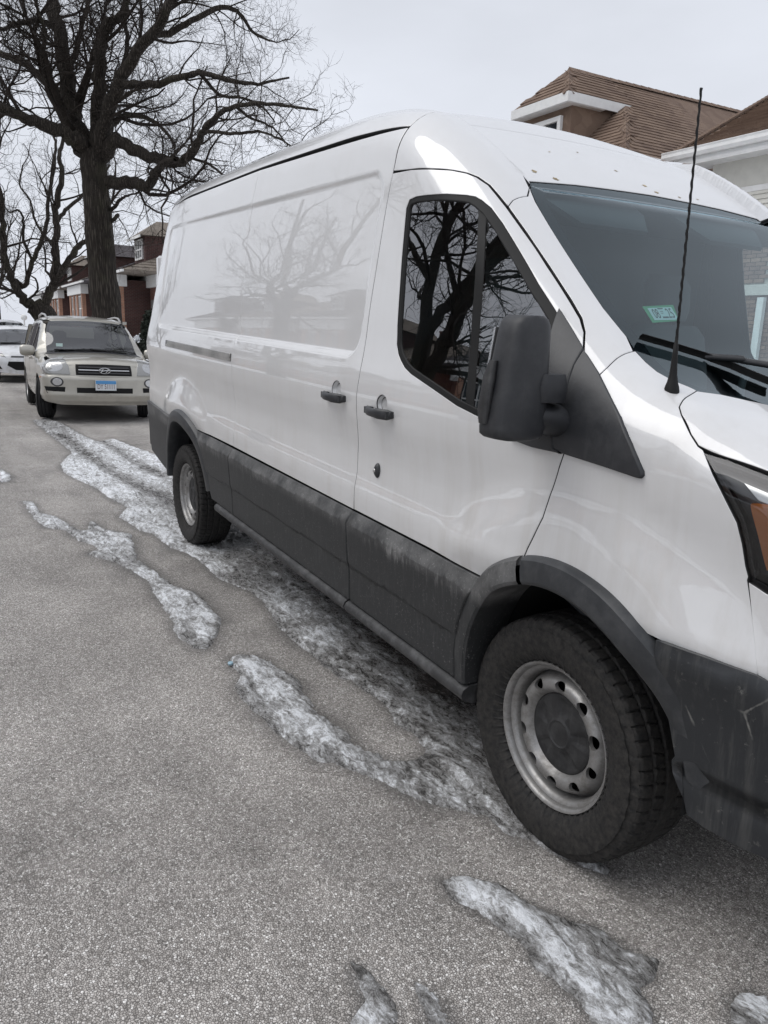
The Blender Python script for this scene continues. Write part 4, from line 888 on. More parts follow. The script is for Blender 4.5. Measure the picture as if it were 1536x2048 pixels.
# ---------------------------------------------------------------- mirrors, aerial, wipers, sticker, cab interior
def sup(c, hx, hy, n=28, e=3.2):
    out = []
    for a in np.linspace(0, 2*np.pi, n, endpoint=False):
        ca, sa = math.cos(a), math.sin(a); out.append((c[0]+hx*math.copysign(abs(ca)**(2/e), ca), c[1]+hy*math.copysign(abs(sa)**(2/e), sa), c[2]))
    return out
def tb_(b): b.v = [tuple(q) for q in b2w(np.array(b.v))]; return b
for s in (1, -1):
    b = MB(); rings = []
    for t, k in ((0, .55), (.012, .80), (.04, .95), (.10, 1), (.3, 1), (.5, 1), (.7, .985), (.85, .97), (.93, .92), (.975, .80), (1, .55)):
        z = 1.226+.306*t; hy0 = .086-.026*t; hy = hy0*k; hx = (.058-.006*t)*(.6+.4*k)
        rings.append(sup((-.062-.012*t, (-1.085-hy0)*s, z), hx, hy))
    b.loft(rings)
    if s < 0: b.f = [f[::-1] for f in b.f] if False else b.f
    mir_ = tb_(b).build('side_mirror', 'mirror_plastic', van, auto=50)
    b = MB(); b.loft([[(x, y, z) for x, y, z in sup((-.055, s*-1.085, 1.322), .052, .044, 20, 5)], [(x, y, z) for x, y, z in sup((-.052, s*-1.088, 1.36), .054, .047, 20, 5)], sup((-.055, s*-1.085, 1.392), .048, .040, 20, 5)]); tb_(b).build('mirror_bracket', 'mirror_plastic', mir_, auto=45)
    b = MB(); rings = []
    for t in np.linspace(0, 1, 7):
        rings.append([(x, y, z) for x, y, z in [(-.062+.06*math.cos(a)*(.75+.5*t), s*(-1.13+.15*t), 1.288-.030*t+(.035+.015*t)*math.sin(a)) for a in np.linspace(0, 2*np.pi, 16, endpoint=False)]])
    b.loft(rings); tb_(b).build('mirror_arm', 'mirror_plastic', mir_, auto=50)
    b = MB(); b.loft([sup((-.118, s*-1.168, 1.27), .006, .068, 20, 5), sup((-.124, s*-1.150, 1.50), .006, .052, 20, 5)]); tb_(b).build('mirror_glass', 'chrome', mir_, auto=40)
    b = MB(); b.loft([sup((-.075, s*-1.250, 1.265), .014, .010, 12), sup((-.077, s*-1.252, 1.30), .018, .011, 12), sup((-.080, s*-1.240, 1.38), .018, .011, 12), sup((-.083, s*-1.228, 1.42), .012, .009, 12)]); tb_(b).build('mirror_indicator', 'hub_plastic', mir_, auto=60)
# aerial on the wing
a0 = np.array(ANT[0])+[-.005, 0.0, 0]; a1_ = np.array((.128, -.865, 2.05))
b = MB(); d = a1_-a0
b.tube([tuple(a0+d*t) for t in (-.012, .0, .012, .03, .055, .085, .115, .16, .162, .19)], [.019, .018, .0165, .0125, .0095, .008, .0068, .0055, .0042, .0036], 14)
base_ = tb_(b).build('aerial', 'rubber', van, auto=60)
b = MB(); n = 150; pts = []; rr = []
for i in range(n):
    t = .18+.82*i/(n-1); q = 2*np.pi*i/7.5; p = a0+d*t; pts.append((p[0]+.0006*math.cos(q), p[1]+.0006*math.sin(q), p[2])); rr.append(.0032-.0008*t+.0007*math.sin(q*.5)**2)
rr[-1] = .0036; rr[-2] = .0036
b.tube(pts, rr, 7); tb_(b).build('aerial_whip', 'rubber', base_, smooth=True)
# wipers
tuw, ryw = mode_fns((.62, 0, .78))
def onws(P, off):
    O, D, tm = ryw(tuw(np.array(P, float))); Q = shoot(F, O, D, tm); return Q+grad(F, Q)*off
def wiper(pts, s):
    P = np.array(pts)*[1, s, 1]; P = resample(P, .04, False); Q = onws(P, .010); Q2 = onws(P, .001); Q3 = onws(P, .019)
    b = MB(); b.loft([[tuple(q+(0, -.004, 0)), tuple(q+(0, .004, 0)), tuple(q3+(.004, .003, 0)), tuple(q3+(.004, -.003, 0))] for q, q3 in zip(Q, Q3)])
    w_ = tb_(b).build('wiper', 'rubber', van)
    b = MB(); b.loft([[tuple(q+(0, -.0015, 0)), tuple(q+(0, .0015, 0)), tuple(q2+(0, .002, 0)), tuple(q2+(0, -.002, 0))] for q, q2 in zip(Q, Q2)]); tb_(b).build('wiper_rubber', 'rubber', w_)
    e = len(P)*2//3; j = Q3[e]+(.005, 0, .004)
    b = MB(); b.box((j[0], j[1], j[2]), (.10, .022, .018), rz=math.atan2(s*.5, .85), bev=.006)
    end = onws([(.36, -.40*s, 1.33)], .03)[0]
    b.tube([tuple(j), tuple((j+end)/2+(0, 0, .02)), tuple(end)], [.008, .009, .012], 8); tb_(b).build('wiper_arm', 'black_plastic', w_, auto=50)
wiper(WIPER, 1)
wiper([(-.05, .02, 1.50), (.02, .12, 1.46), (.08, .20, 1.43), (.14, .28, 1.40), (.20, .36, 1.375)], 1)
# registration sticker behind the windscreen
def text_geo(txt, size=1.0):
    cu = bpy.data.curves.new('t', 'FONT'); cu.body = txt; cu.size = size; cu.resolution_u = 3
    o = bpy.data.objects.new('t', cu); COL.objects.link(o); dg = bpy.context.evaluated_depsgraph_get(); me = o.evaluated_get(dg).to_mesh()
    V = np.array([v.co[:] for v in me.vertices]); Fc = [list(p.vertices) for p in me.polygons]; o.evaluated_get(dg).to_mesh_clear()
    bpy.data.objects.remove(o); bpy.data.curves.remove(cu); return V, Fc
S4 = onws(STICK, -.008); S4i = onws(STICK_IN, -.0072)
st_ = MB().add([tuple(p) for p in S4], [[0, 3, 2, 1]]); stk = tb_(st_).build('registration_sticker', 'sticker_green', wscr)
b = MB().add([tuple(p) for p in S4i], [[0, 3, 2, 1]]); tb_(b).build('sticker_label', 'sticker_white', wscr)
def st_map(u, v):   # u along the top edge, v downwards
    return (S4i[0]*(1-u)+S4i[1]*u)*(1-v)+(S4i[3]*(1-u)+S4i[2]*u)*v
nS = np.cross(S4i[1]-S4i[0], S4i[3]-S4i[0]); nS /= np.linalg.norm(nS); nS *= -1 if nS[2] < 0 else 1
b = MB()
for txt, u0, uw in (('08', .10, .24), ('25', .66, .26)):
    V, Fc = text_geo(txt); lo, hi = V.min(0), V.max(0); Q = []
    for p in V: Q.append(st_map(u0+uw*(p[0]-lo[0])/(hi[0]-lo[0]), .86-.76*(p[1]-lo[1])/(hi[1]-lo[1]))+nS*.0006)
    b.add(Q, Fc)
for v0, v1, u0, u1 in ((.06, .14, .38, .60), (.30, .34, .42, .55), (.45, .49, .42, .52), (.74, .86, .40, .64)):
    b.add([st_map(u0, v0)+nS*.0006, st_map(u1, v0)+nS*.0006, st_map(u1, v1)+nS*.0006, st_map(u0, v1)+nS*.0006], [[0, 1, 2, 3]])
tb_(b).build('sticker_lettering', 'ink', wscr)
# rust flecks on the cab roof and a scuffed bonnet edge
for i, p in enumerate(RUST):
    r_ = (.010, .012, .005, .005, .008, .010, .009, .007, .006)[i]; rg = random.Random(i)
    ol = [(p[0]+r_*rg.uniform(.35, 1.1)*math.cos(a), p[1]+1.5*r_*rg.uniform(.35, 1.1)*math.sin(a), p[2]) for a in np.linspace(0, 2*np.pi, 16, endpoint=False)]
    skin('rust_fleck', ol, 'top', ['rust'], cabr, spacing=.008, bsp=.01, gap=0, off=.0009, rim=False)
# cab interior
b = MB(); b.loft([[(x, y, z) for x, z in ((.30, 1.20), (.22, 1.285), (.02, 1.30), (-.20, 1.27), (-.30, 1.20), (-.32, 1.05), (-.22, .75), (.3, .6))] for y in (-.86, -.5, 0, .5, .86)]); tb_(b).build('dashboard', 'interior_dark', van, auto=40)
b = MB(); b.box((-.55, 0, .52), (1.5, 1.8, .06)); tb_(b).build('cab_floor', 'interior_dark', van)
b = MB(); b.box((-1.215, 0, 1.22), (.02, 1.76, 1.40)); tb_(b).build('bulkhead', 'interior_grey', van)
grid_skin('headliner', np.linspace(-1.22, -.80, 12), np.linspace(-.62, .62, 24), ('xcyl', 1.5), ['headliner'], van, off=-.05)
for yc, nm in ((-.48, 'passenger_seat'), (.48, 'driver_seat')):
    b = MB(); b.box((-.72, yc, .86), (.50, .50, .16), bev=.05); b.box((-.72, yc, .66), (.40, .40, .24))
    b.loft([sup((-.96+dx, yc, z), .075, w_, 20, 3.5) for dx, z, w_ in ((.03, .86, .22), (0, 1.05, .245), (-.03, 1.3, .245), (-.06, 1.48, .22), (-.07, 1.53, .16))])
    s_ = tb_(b).build('seat', 'seat_cloth', van, auto=50)
    b = MB(); b.loft([sup((-1.03+dx, yc, z), .05, w_, 18, 3) for dx, z, w_ in ((0, 1.55, .10), (-.01, 1.60, .13), (-.02, 1.70, .13), (-.03, 1.745, .09))]); b.tube([(-1.03, yc-.05, 1.5), (-1.03, yc-.05, 1.58)], .008, 6); b.tube([(-1.03, yc+.05, 1.5), (-1.03, yc+.05, 1.58)], .008, 6); tb_(b).build('headrest', 'seat_cloth', s_, auto=60)
b = MB(); c_ = Vector((-.42, .46, 1.21)); ax1 = Vector((0, 1, 0)); ax2 = Vector((-.45, 0, .89)).normalized()
b.tube([tuple(c_+(ax1*math.cos(q)+ax2*math.sin(q))*.195) for q in np.linspace(0, 2*np.pi, 33)], .015, 8, False)
for q in (0, math.pi, -math.pi/2): b.tube([tuple(c_), tuple(c_+(ax1*math.cos(q)+ax2*math.sin(q))*.19)], .014, 6)
b.tube([tuple(c_), tuple(c_+Vector((.3, 0, -.16)))], .035, 10); b.lathe([(.001, .02), (.06, .015), (.07, -.01)], 16, tuple(c_), 'x'); tb_(b).build('steering_wheel', 'interior_dark', van, auto=50)
for yc in (-.33, .33):
    b = MB(); b.loft([[(-.80, yc-.24, 1.955), (-.80, yc+.24, 1.955), (-.80, yc+.24, 1.972), (-.80, yc-.24, 1.972)], [(-.70, yc-.24, 1.90), (-.70, yc+.22, 1.90), (-.695, yc+.22, 1.915), (-.695, yc-.24, 1.915)], [(-.61, yc-.17, 1.832), (-.61, yc+.15, 1.832), (-.602, yc+.15, 1.846), (-.602, yc-.17, 1.846)]]); tb_(b).build('sun_visor', 'interior_dark', van)
for s, mir in ((1, False), (-1, True)):
    skin('door_trim', xz([(-1.14, .56), (-.50, .56), (-.36, .85), (-.10, 1.0), (-.06, 1.19), (-.50, 1.23), (-.86, 1.31), (-.98, 1.40), (-1.14, 1.40)]), 'side', ['interior_dark'], door[s][2], spacing=.06, gap=0, off=-.06, thick=.01, mirror=mir, flange=False)
# ================================================================ street, snow and ice
def m_asphalt(name='asphalt', damp=0.):
    t = NT(name); p = t.pos()
    big = t.noise(p, .9, 6, .62); mid = t.noise(p, 5, 5, .65); trk = t.noise(t.pos((.10, 1.3, 1)), 1.6, 4, .55)
    wv = t.n('VectorMath', {'operation': 'ADD'}); t.set(wv, 0, p); t.set(wv, 1, t.n('VectorMath', {'operation': 'SCALE'}, Scale=.006).outputs[0])
    nn = t.n('TexNoise', Vector=p, Scale=60.0, Detail=2.0); sc = t.n('VectorMath', {'operation': 'SCALE'}, Scale=.007); t.set(sc, 0, nn.outputs['Color']); t.set(wv, 1, sc.outputs[0])
    v = t.n('TexVoronoi', Vector=wv.outputs[0], Scale=165.0); e = t.n('TexVoronoi', {'feature': 'DISTANCE_TO_EDGE'}, Vector=wv.outputs[0], Scale=165.0)
    rnd = t.sep(v.outputs['Color'])[0]
    stone = t.ramp(rnd, [(0, (.29, .270, .250)), (.35, (.43, .403, .378)), (.7, (.545, .514, .484)), (.93, (.68, .65, .62)), (1, (.88, .86, .83))])
    gap_ = t.mr(e.outputs['Distance'], .02, .15)
    fin = t.mr(t.noise(p, 420, 2, .6), .28, .72, .78, 1.2)
    c = t.mix(t.mr(gap_, 0, 1, .08, 1), (.11, .103, .096), stone); c = t.mix(1, c, t.n('CombineXYZ', X=fin, Y=fin, Z=fin).outputs[0], 'MULTIPLY')
    sh = t.mr(t.math('ADD', t.math('MULTIPLY', big, .5), t.math('ADD', t.math('MULTIPLY', mid, .2), t.math('MULTIPLY', trk, .3))), .36, .64, .66, 1.30)
    c = t.mix(1, c, t.n('CombineXYZ', X=sh, Y=sh, Z=sh).outputs[0], 'MULTIPLY')
    salt = t.math('MULTIPLY', t.mr(t.noise(p, 2.3, 6, .7), .60, .74), t.mr(t.noise(p, 150, 2), .40, .62), True)
    wet = t.mr(t.noise(t.pos((.5, 1.4, 1)), 1.5, 5, .6), .60, .70)
    c = t.mix(t.math('MULTIPLY', salt, .45), c, (.62, .62, .62)); c = t.mix(t.math('MULTIPLY', wet, .35), c, (.10, .096, .092))
    ro = t.mr(wet, 0, 1, .88, .55)
    if damp:
        da = t.attr('damp')[2]; c = t.mix(t.math('MULTIPLY', da, damp), c, (.045, .043, .042)); ro = t.math('MULTIPLY', ro, t.mr(da, 0, 1, 1, .6))
    t.pr(Base__Color=c, Roughness=ro); t.set(t.b, 'Specular IOR Level', .3)
    h = t.math('ADD', t.math('MULTIPLY', gap_, .75), t.math('MULTIPLY', rnd, .45))
    t.set(t.b, 'Normal', t.bump(h, .65, .0035))
m_asphalt(); m_asphalt('asphalt_damp', .55)
def m_ice():
    t = NT('ice'); p = t.pos(); a = t.attr('snow')[2]; th = t.attr('thick')[2]
    n1 = t.noise(t.pos((6, 15, 9)), 1, 8, .72, 1.6); n2 = t.noise(t.pos((38, 62, 40)), 1, 6, .75, 1.0); n3 = t.noise(p, 300, 3, .7)
    k = t.math('ADD', t.math('ADD', t.math('MULTIPLY', a, .17), t.math('MULTIPLY', n1, 1.0)), t.math('ADD', t.math('MULTIPLY', n2, .85), t.math('MULTIPLY', n3, .28)))
    k = t.math('ADD', k, t.math('MULTIPLY', th, .12))
    s = t.mr(k, .93, 1.40)
    c = t.ramp(s, [(0, (.045, .043, .041)), (.22, (.12, .115, .11)), (.42, (.235, .23, .225)), (.60, (.40, .40, .40)), (.80, (.66, .67, .69)), (1, (.86, .88, .91))])
    t.pr(Base__Color=c, Roughness=t.mr(s, .1, .6, .12, .75)); t.set(t.b, 'Specular IOR Level', .55)
    t.set(t.b, 'Normal', t.bump(t.math('ADD', t.math('MULTIPLY', n1, .5), t.math('ADD', t.math('MULTIPLY', n2, .8), t.math('MULTIPLY', n3, .35))), .8, .012))
m_ice()
def m_snow():
    t = NT('snow_ground'); p = t.pos(); d = t.mr(t.noise(p, 1.2, 6, .65), .45, .72); f = t.noise(p, 18, 5, .6)
    t.pr(Base__Color=t.mix(t.math('MULTIPLY', d, .22), (.80, .82, .85), (.40, .38, .34)), Roughness=.8); t.set(t.b, 'Normal', t.bump(t.math('ADD', f, t.noise(p, 4, 4)), .6, .04))
m_snow()
simple('concrete', (.33, .32, .305), .85, bump=.4, bscale=60, var=.18)
def sheet(name, x0, x1, y0, y1, z, mat, kind='structure'):
    o = MB().add([(x0, y0, z), (x1, y0, z), (x1, y1, z), (x0, y1, z)], [[0, 1, 2, 3]]).build(name, mat); o['kind'] = kind; return o
KY, OY = 1.36, -8.9
sheet('ground', -600, 500, -600, 600, -.06, 'snow_ground'); sheet('road', -400, 120, OY, KY, 0, 'asphalt')
for y0, y1, nm in ((KY, KY+.16, 'kerb'), (OY-.16, OY, 'kerb')):
    o = fbox(nm, (-140, (y0+y1)/2, .05), (520, y1-y0, .22), 'concrete'); o['kind'] = 'structure'
def snowfield(name, x0, x1, y0, y1, z0, amp, d, seed):
    xs = np.arange(x0, x1+d, d); ys = np.arange(y0, y1+d*.5, d*.5); X, Y = np.meshgrid(xs, ys, indexing='ij')
    ed = np.clip(np.minimum(Y-y0, y1-Y)/.5, 0, 1)
    Z = z0+amp*(fbm(X*.9, Y*.9, 4, seed)-.3)*ed+amp*.5*(fbm(X*3, Y*3, 3, seed+5)-.5)*ed
    n, m = X.shape; i = np.arange(n*m).reshape(n, m); Q = np.stack([i[:-1, :-1].ravel(), i[1:, :-1].ravel(), i[1:, 1:].ravel(), i[:-1, 1:].ravel()], 1)
    o = obj(name, mesh_np(name, np.stack([X, Y, Z], -1).reshape(-1, 3), Q, 'snow_ground')); o['kind'] = 'structure'
snowfield('snowy_parkway', -110, 12, KY+.16, 4.2, .15, .22, .35, 3)
for y0, y1 in ((4.2, 5.7), (-13.3, -11.8)):
    o = fbox('pavement', (-60, (y0+y1)/2, .09), (180, y1-y0, .12), 'concrete'); o['kind'] = 'structure'
snowfield('snowy_lawn', -110, 12, 5.7, 13.5, .16, .25, .5, 9)
snowfield('snowy_parkway', -110, 20, -11.8, OY-.16, .15, .25, .5, 13)
snowfield('snowy_lawn', -110, 20, -20, -13.3, .16, .25, .7, 21)
SN = np.array(SNOWY)
def ice(name, poly, label, spacing, hmax, seed, group=None):
    P = resample(np.array(poly), .05 if spacing > .014 else .03)
    # ragged edge
    j = fbm(P[:, 0]*14, P[:, 1]*14, 3, seed)-.5; P = inset(P, .0)+0; nrm_ = inset(P, .02)-P; P = P+nrm_*(j[:, None]*2.2)
    P2, T, loops = triang(P, [], spacing)
    B = P; d = np.full(len(P2), 9.)
    for k in range(0, len(B), 200):
        d = np.minimum(d, np.sqrt(((P2[:, None, :]-B[None, k:k+200, :])**2).sum(2)).min(1))
    x, y = P2[:, 0], P2[:, 1]
    e = np.clip(d/.05, 0, 1)**.55
    big = fbm(x*5, y*9, 4, seed); fine = fbm(x*26, y*34, 3, seed+3); rid = np.abs(fbm(x*7, y*16, 3, seed+8)-.5)*2
    h = (-.0022 if spacing > .014 else .0008)+e*hmax*(.10+.75*np.clip(big-.25, 0, 1)+.55*(fine-.42)+.40*(1-rid)+.30*(fbm(x*70, y*80, 2, seed+31)-.5))
    h = np.where(d < 1e-4, -.006, h)
    # tyre prints pressed into the band beside the rear wheel
    pr = ((np.abs(x+3.0) < .75) & (np.abs(y+.9) < .20)) | ((np.abs(x+.55) < .55) & (np.abs(y+1.12) < .12))
    st = np.abs(((x+.4*np.abs(y+.9))*16 % 1)-.5)
    h = np.where(pr & (d > .02), np.clip(h, .001, .006)+.007*np.clip(1-st/.22, 0, 1), h)
    sn = np.zeros(len(P2))
    for sx, sy, sr in SN: sn = np.maximum(sn, np.exp(-(((x-sx)/1.5)**2+(y-sy)**2)/(sr*1.0)**2))
    for L2_ in TRACKS:     # wheel tracks: worn flat, grey
        q = resample(np.array(L2_), .04, False); dt = np.full(len(P2), 9.)
        for k in range(0, len(q), 150): dt = np.minimum(dt, np.sqrt(((P2[:, None, :]-q[None, k:k+150, :])**2).sum(2)).min(1))
        w_ = np.exp(-(dt/.085)**2)*(.6+.8*(fbm(x*6, y*6, 2, seed+4)-.2)); sn = sn-.95*w_; h = h*(1-.65*np.clip(w_, 0, 1))-.0015*w_
    V = np.stack([x, y, h], 1)
    if (np.cross(V[T[:, 1]]-V[T[:, 0]], V[T[:, 2]]-V[T[:, 0]])[:, 2]).sum() < 0: T = T[:, ::-1]
    me = mesh_np(name, V, T, 'ice', True); a = me.attributes.new('snow', 'FLOAT', 'POINT'); a.data.foreach_set('value', sn.astype(np.float32)); a = me.attributes.new('thick', 'FLOAT', 'POINT'); a.data.foreach_set('value', np.clip(h/hmax, 0, 1).astype(np.float32))
    o = obj(name, me); tag(o, label, 'ice patch', 'frozen slush patches on the road')
    wd_ = .075 if spacing > .014 else .030
    W_ = inset(resample(np.array(poly), wd_*.8), -wd_*.75); jj = fbm(W_[:, 0]*9, W_[:, 1]*9, 3, seed+40)-.5; W_ = W_+(inset(W_, -wd_)-W_)*(jj[:, None]*.9)
    Pw, Tw, _ = triang(W_, [], wd_*.42); Vw = np.stack([Pw[:, 0], Pw[:, 1], np.full(len(Pw), .0010+.00009*seed)], 1); dw = np.full(len(Pw), 9.)
    Wf = resample(W_, wd_*.2)
    for k in range(0, len(Wf), 200): dw = np.minimum(dw, np.sqrt(((Pw[:, None, :]-Wf[None, k:k+200, :])**2).sum(2)).min(1))
    if (np.cross(Vw[Tw[:, 1]]-Vw[Tw[:, 0]], Vw[Tw[:, 2]]-Vw[Tw[:, 0]])[:, 2]).sum() < 0: Tw = Tw[:, ::-1]
    mw = mesh_np('damp_edge', Vw, Tw, 'asphalt_damp', False); a = mw.attributes.new('damp', 'FLOAT', 'POINT'); a.data.foreach_set('value', np.clip(dw/wd_, 0, 1).astype(np.float32))
    obj('damp_edge', mw, o); return o
ice('ice_patch', ICE_C, 'long dirty ice band running under the van and along its wheels', .020, .034, 3)
ice('ice_patch', ICE_B, 'thin forked ice strip on the road, left of the rear wheel', .018, .028, 5)
ice('ice_patch', ICE_D, 'grey ice patch in the foreground below the front wheel', .011, .022, 7)
ice('ice_patch', ICE_E, 'small white-edged ice patch at the bottom centre', .008, .014, 11)
ice('ice_patch', ICE_F, 'small dark grey ice sliver at the bottom centre', .008, .010, 13)
ice('ice_patch', ICE_G, 'small ice patch in the bottom right corner', .008, .012, 15)
ice('ice_patch', ICE_A, 'small ice patch on the road at the left edge', .02, .03, 17)
bc = MB(); bc.lathe([(.001, .005), (.009, .005), (.0118, .0035), (.012, -.004), (.0102, -.004), (.0098, .0025), (.001, .0025)], 18); o = bc.build('bottle_cap', 'sticker_blue' if 'sticker_blue' in MATS else simple('sticker_blue', (.30, .44, .52), .4), None, auto=40, loc=(*CAP_POS, .016), rot=(.15, .1, 0)); tag(o, 'tiny pale blue bottle cap lying at the tip of an ice patch', 'bottle cap')
# ================================================================ bare street trees
def m_bark():
    t = NT('bark'); p = t.pos((1, 1, .16)); f = t.noise(p, 17, 6, .62, .5); r_ = t.n('TexVoronoi', {'feature': 'DISTANCE_TO_EDGE'}, Vector=t.n('Mapping', Vector=t.pos((1, 1, .07)), Scale=(1, 1, 1)).outputs[0], Scale=21.0)
    k = t.math('ADD', t.math('MULTIPLY', f, .6), t.math('MULTIPLY', t.mr(r_.outputs[0], 0, .35), .4))
    moss = t.mr(t.noise(t.pos(), 1.3, 4), .55, .75)
    c = t.ramp(k, [(.22, (.016, .014, .012)), (.5, (.046, .039, .033)), (.78, (.10, .087, .074))]); c = t.mix(t.math('MULTIPLY', moss, .3), c, (.10, .10, .06))
    t.pr(Base__Color=c, Roughness=.9); t.set(t.b, 'Normal', t.bump(k, 1.0, .05)); t.set(t.b, 'Specular IOR Level', .2)
m_bark(); simple('twig', (.032, .026, .022), .85, spec=.2, var=.3)
def tubes(C, Rr, k):
    """C (N,m,3) centre lines, Rr (N,m) radii -> vertices, quads"""
    N, m, _ = C.shape; T = np.empty_like(C); T[:, 1:-1] = C[:, 2:]-C[:, :-2]; T[:, 0] = C[:, 1]-C[:, 0]; T[:, -1] = C[:, -1]-C[:, -2]; T = nrm(T)
    ref = np.where(np.abs(T[:, :1, 2:3]) < .8, np.array([[[0, 0, 1.]]]), np.array([[[1., 0, 0]]])); a = nrm(ref-T*(ref*T).sum(-1, keepdims=True)); b = np.cross(T, a)
    q = np.linspace(0, 2*np.pi, k, endpoint=False); V = C[:, :, None, :]+Rr[:, :, None, None]*(a[:, :, None, :]*np.cos(q)[:, None]+b[:, :, None, :]*np.sin(q)[:, None])
    i = np.arange(N*m*k).reshape(N, m, k); j = np.roll(i, -1, 2)
    Q = np.stack([i[:, :-1].ravel(), j[:, :-1].ravel(), j[:, 1:].ravel(), i[:, 1:].ravel()], 1)
    return V.reshape(-1, 3), Q
def kids(C, Rr, per, rng, rmin, tmin=.2, ratio=(.38, .62), lc=13., m=6, up=.25, wig=.30, spread=(35, 78)):
    """children of branches C (N,m,3); per: mean number of children for each"""
    N, mm, _ = C.shape; n = rng.poisson(per); src = np.repeat(np.arange(N), n)
    if len(src) == 0: return np.zeros((0, m, 3)), np.zeros((0, m))
    t = tmin+(1-tmin)*rng.random(len(src))**.8; tip = rng.random(len(src)) < .12; t = np.where(tip, .99, t)
    f = t*(mm-1); i = np.minimum(f.astype(int), mm-2); w = (f-i)[:, None]
    p = C[src, i]*(1-w)+C[src, i+1]*w; d0 = nrm(C[src, i+1]-C[src, i]); r0 = Rr[src, i]*(1-w[:, 0])+Rr[src, i+1]*w[:, 0]
    rc = np.maximum(r0*rng.uniform(*ratio, len(src)), rmin); rc = np.where(tip, np.maximum(r0*.9, rmin), rc); L_ = lc*rc**.62*rng.uniform(.65, 1.35, len(src))
    v = nrm(rng.normal(size=(len(src), 3))); v = nrm(v-d0*(v*d0).sum(1, keepdims=True)); an = np.radians(rng.uniform(*spread, len(src)))*np.where(tip, .4, 1)
    d = d0*np.cos(an)[:, None]+v*np.sin(an)[:, None]; out = np.empty((len(src), m, 3)); out[:, 0] = p; cur = p; st = (L_/(m-1))[:, None]
    for k in range(1, m):
        d = nrm(d+rng.normal(size=d.shape)*wig+np.array([0, 0, up])*.3); cur = cur+d*st; out[:, k] = cur
    rad = rc[:, None]*np.linspace(1, .38, m)[None, :]
    return out, rad
def spline(P, n):
    P = np.asarray(P); m = len(P); Q = np.vstack([2*P[0]-P[1], P, 2*P[-1]-P[-2]]); out = []
    for i in range(m-1):
        a, b, c, d = Q[i:i+4]; t = np.linspace(0, 1, n, endpoint=False)[:, None]
        out.append(.5*(2*b+(c-a)*t+(2*a-5*b+4*c-d)*t*t+(3*b-a-3*c+d)*t**3))
    return np.vstack(out+[P[-1:]])
def limb_mesh(L4, k, seed, gn=.0, rough=.06):
    S = spline(L4, 5 if len(L4) > 3 else 4); C = S[:, :3].copy(); r_ = np.maximum(S[:, 3], .01); rng = np.random.default_rng(seed)
    if gn: C[1:-1] += rng.normal(size=(len(C)-2, 3))*np.minimum(r_[1:-1, None]*.22, .06)
    V, Q = tubes(C[None], r_[None], k); V = V.reshape(len(C), k, 3)
    nz = fbm(np.arange(k)[None, :]*.7+seed, np.arange(len(C))[:, None]*.45, 3, seed)-.5; kk = 1+nz*rough*4
    V = C[:, None]+(V-C[:, None])*kk[..., None]
    return V.reshape(-1, 3), Q, C, r_
def make_tree(root, limbs, seed, dens=1.0, trunk=True, rmin=.0036, levels=3, base=(0, 0, 0), limbparts=True, shares=None):
    rng = np.random.default_rng(seed); base = np.array(base); Cs = []; Rs = []
    for li, L4 in enumerate(limbs):
        L4 = np.array(L4, float); L4[:, :3] -= base
        big = L4[0, 3] > .2
        V, Q, C, r_ = limb_mesh(L4, 26 if li == 0 and trunk else (14 if big else 9), seed+li, 1 if li else 0, .07 if li else .09)
        if li == 0 and trunk:   # root flare
            z = V[:, 2]-C[0, 2]; ax = np.interp(z, [0, 2], [1, 1]); cxy = np.array([np.interp(z, C[:, 2]-C[0, 2], C[:, 0]), np.interp(z, C[:, 2]-C[0, 2], C[:, 1])]).T
            fl = 1+.35*np.exp(-np.maximum(z, 0)/.35); V[:, :2] = cxy+(V[:, :2]-cxy)*fl[:, None]
        obj('trunk' if (li == 0 and trunk) else 'limb', mesh_np('limb', V, Q, 'bark'), root)
        t = np.linspace(0, len(C)-1, 10); i0 = np.minimum(t.astype(int), len(C)-2); w = (t-i0)[:, None]
        if not (li == 0 and trunk): Cs.append(C[i0]*(1-w)+C[i0+1]*w); Rs.append(np.interp(t, np.arange(len(C)), r_))
    C = np.array(Cs); r_ = np.array(Rs); VV = []; QQ = []; nb = 0
    def put(C, r_, k):
        nonlocal nb
        V, Q = tubes(C, r_, k); VV.append(V); QQ.append(Q+nb); nb += len(V)
    ln = np.linalg.norm(np.diff(C, axis=1), axis=2).sum(1)
    c1, r1 = kids(C, r_, ln*3.0*dens, rng, .010, .12, (.18, .40), 14.5, 8, .12, .21); put(c1, r1, 6)
    ln = np.linalg.norm(np.diff(c1, axis=1), axis=2).sum(1)
    c2, r2 = kids(c1, r1, ln*3.2*dens, rng, .006, .12, (.34, .58), 14, 6, .1, .25); put(c2, r2, 4)
    if levels > 2:
        cc = np.concatenate([c2]); rr = np.concatenate([r2]); ln = np.linalg.norm(np.diff(cc, axis=1), axis=2).sum(1)
        c3, r3 = kids(cc, rr, ln*6.6*dens, rng, rmin, .1, (.42, .7), 13, 5, .05, .30); put(c3, r3, 3)
        if levels > 3:
            ln = np.linalg.norm(np.diff(c3, axis=1), axis=2).sum(1)
            c4, r4 = kids(c3, r3, ln*4.6*dens, rng, rmin*.8, .1, (.5, .8), 11, 4, .05, .3); put(c4, r4, 3)
    o = obj('branches', mesh_np('branches', np.vstack(VV), np.vstack(QQ), 'twig'), root); o['kind'] = 'stuff'
    return root
ta = thing('street_tree', 'huge bare tree with thick furrowed trunk rising behind the beige SUV', 'tree', (*LIMBS_A[0][0][:2], .1))
make_tree(ta, LIMBS_A, 11, 1.08, True, levels=4, base=(*LIMBS_A[0][0][:2], .1))
tb2 = thing('street_tree', 'smaller bare tree splitting low into several stems, farther down the kerb', 'tree', (*LIMBS_B[0][0][:2], .1))
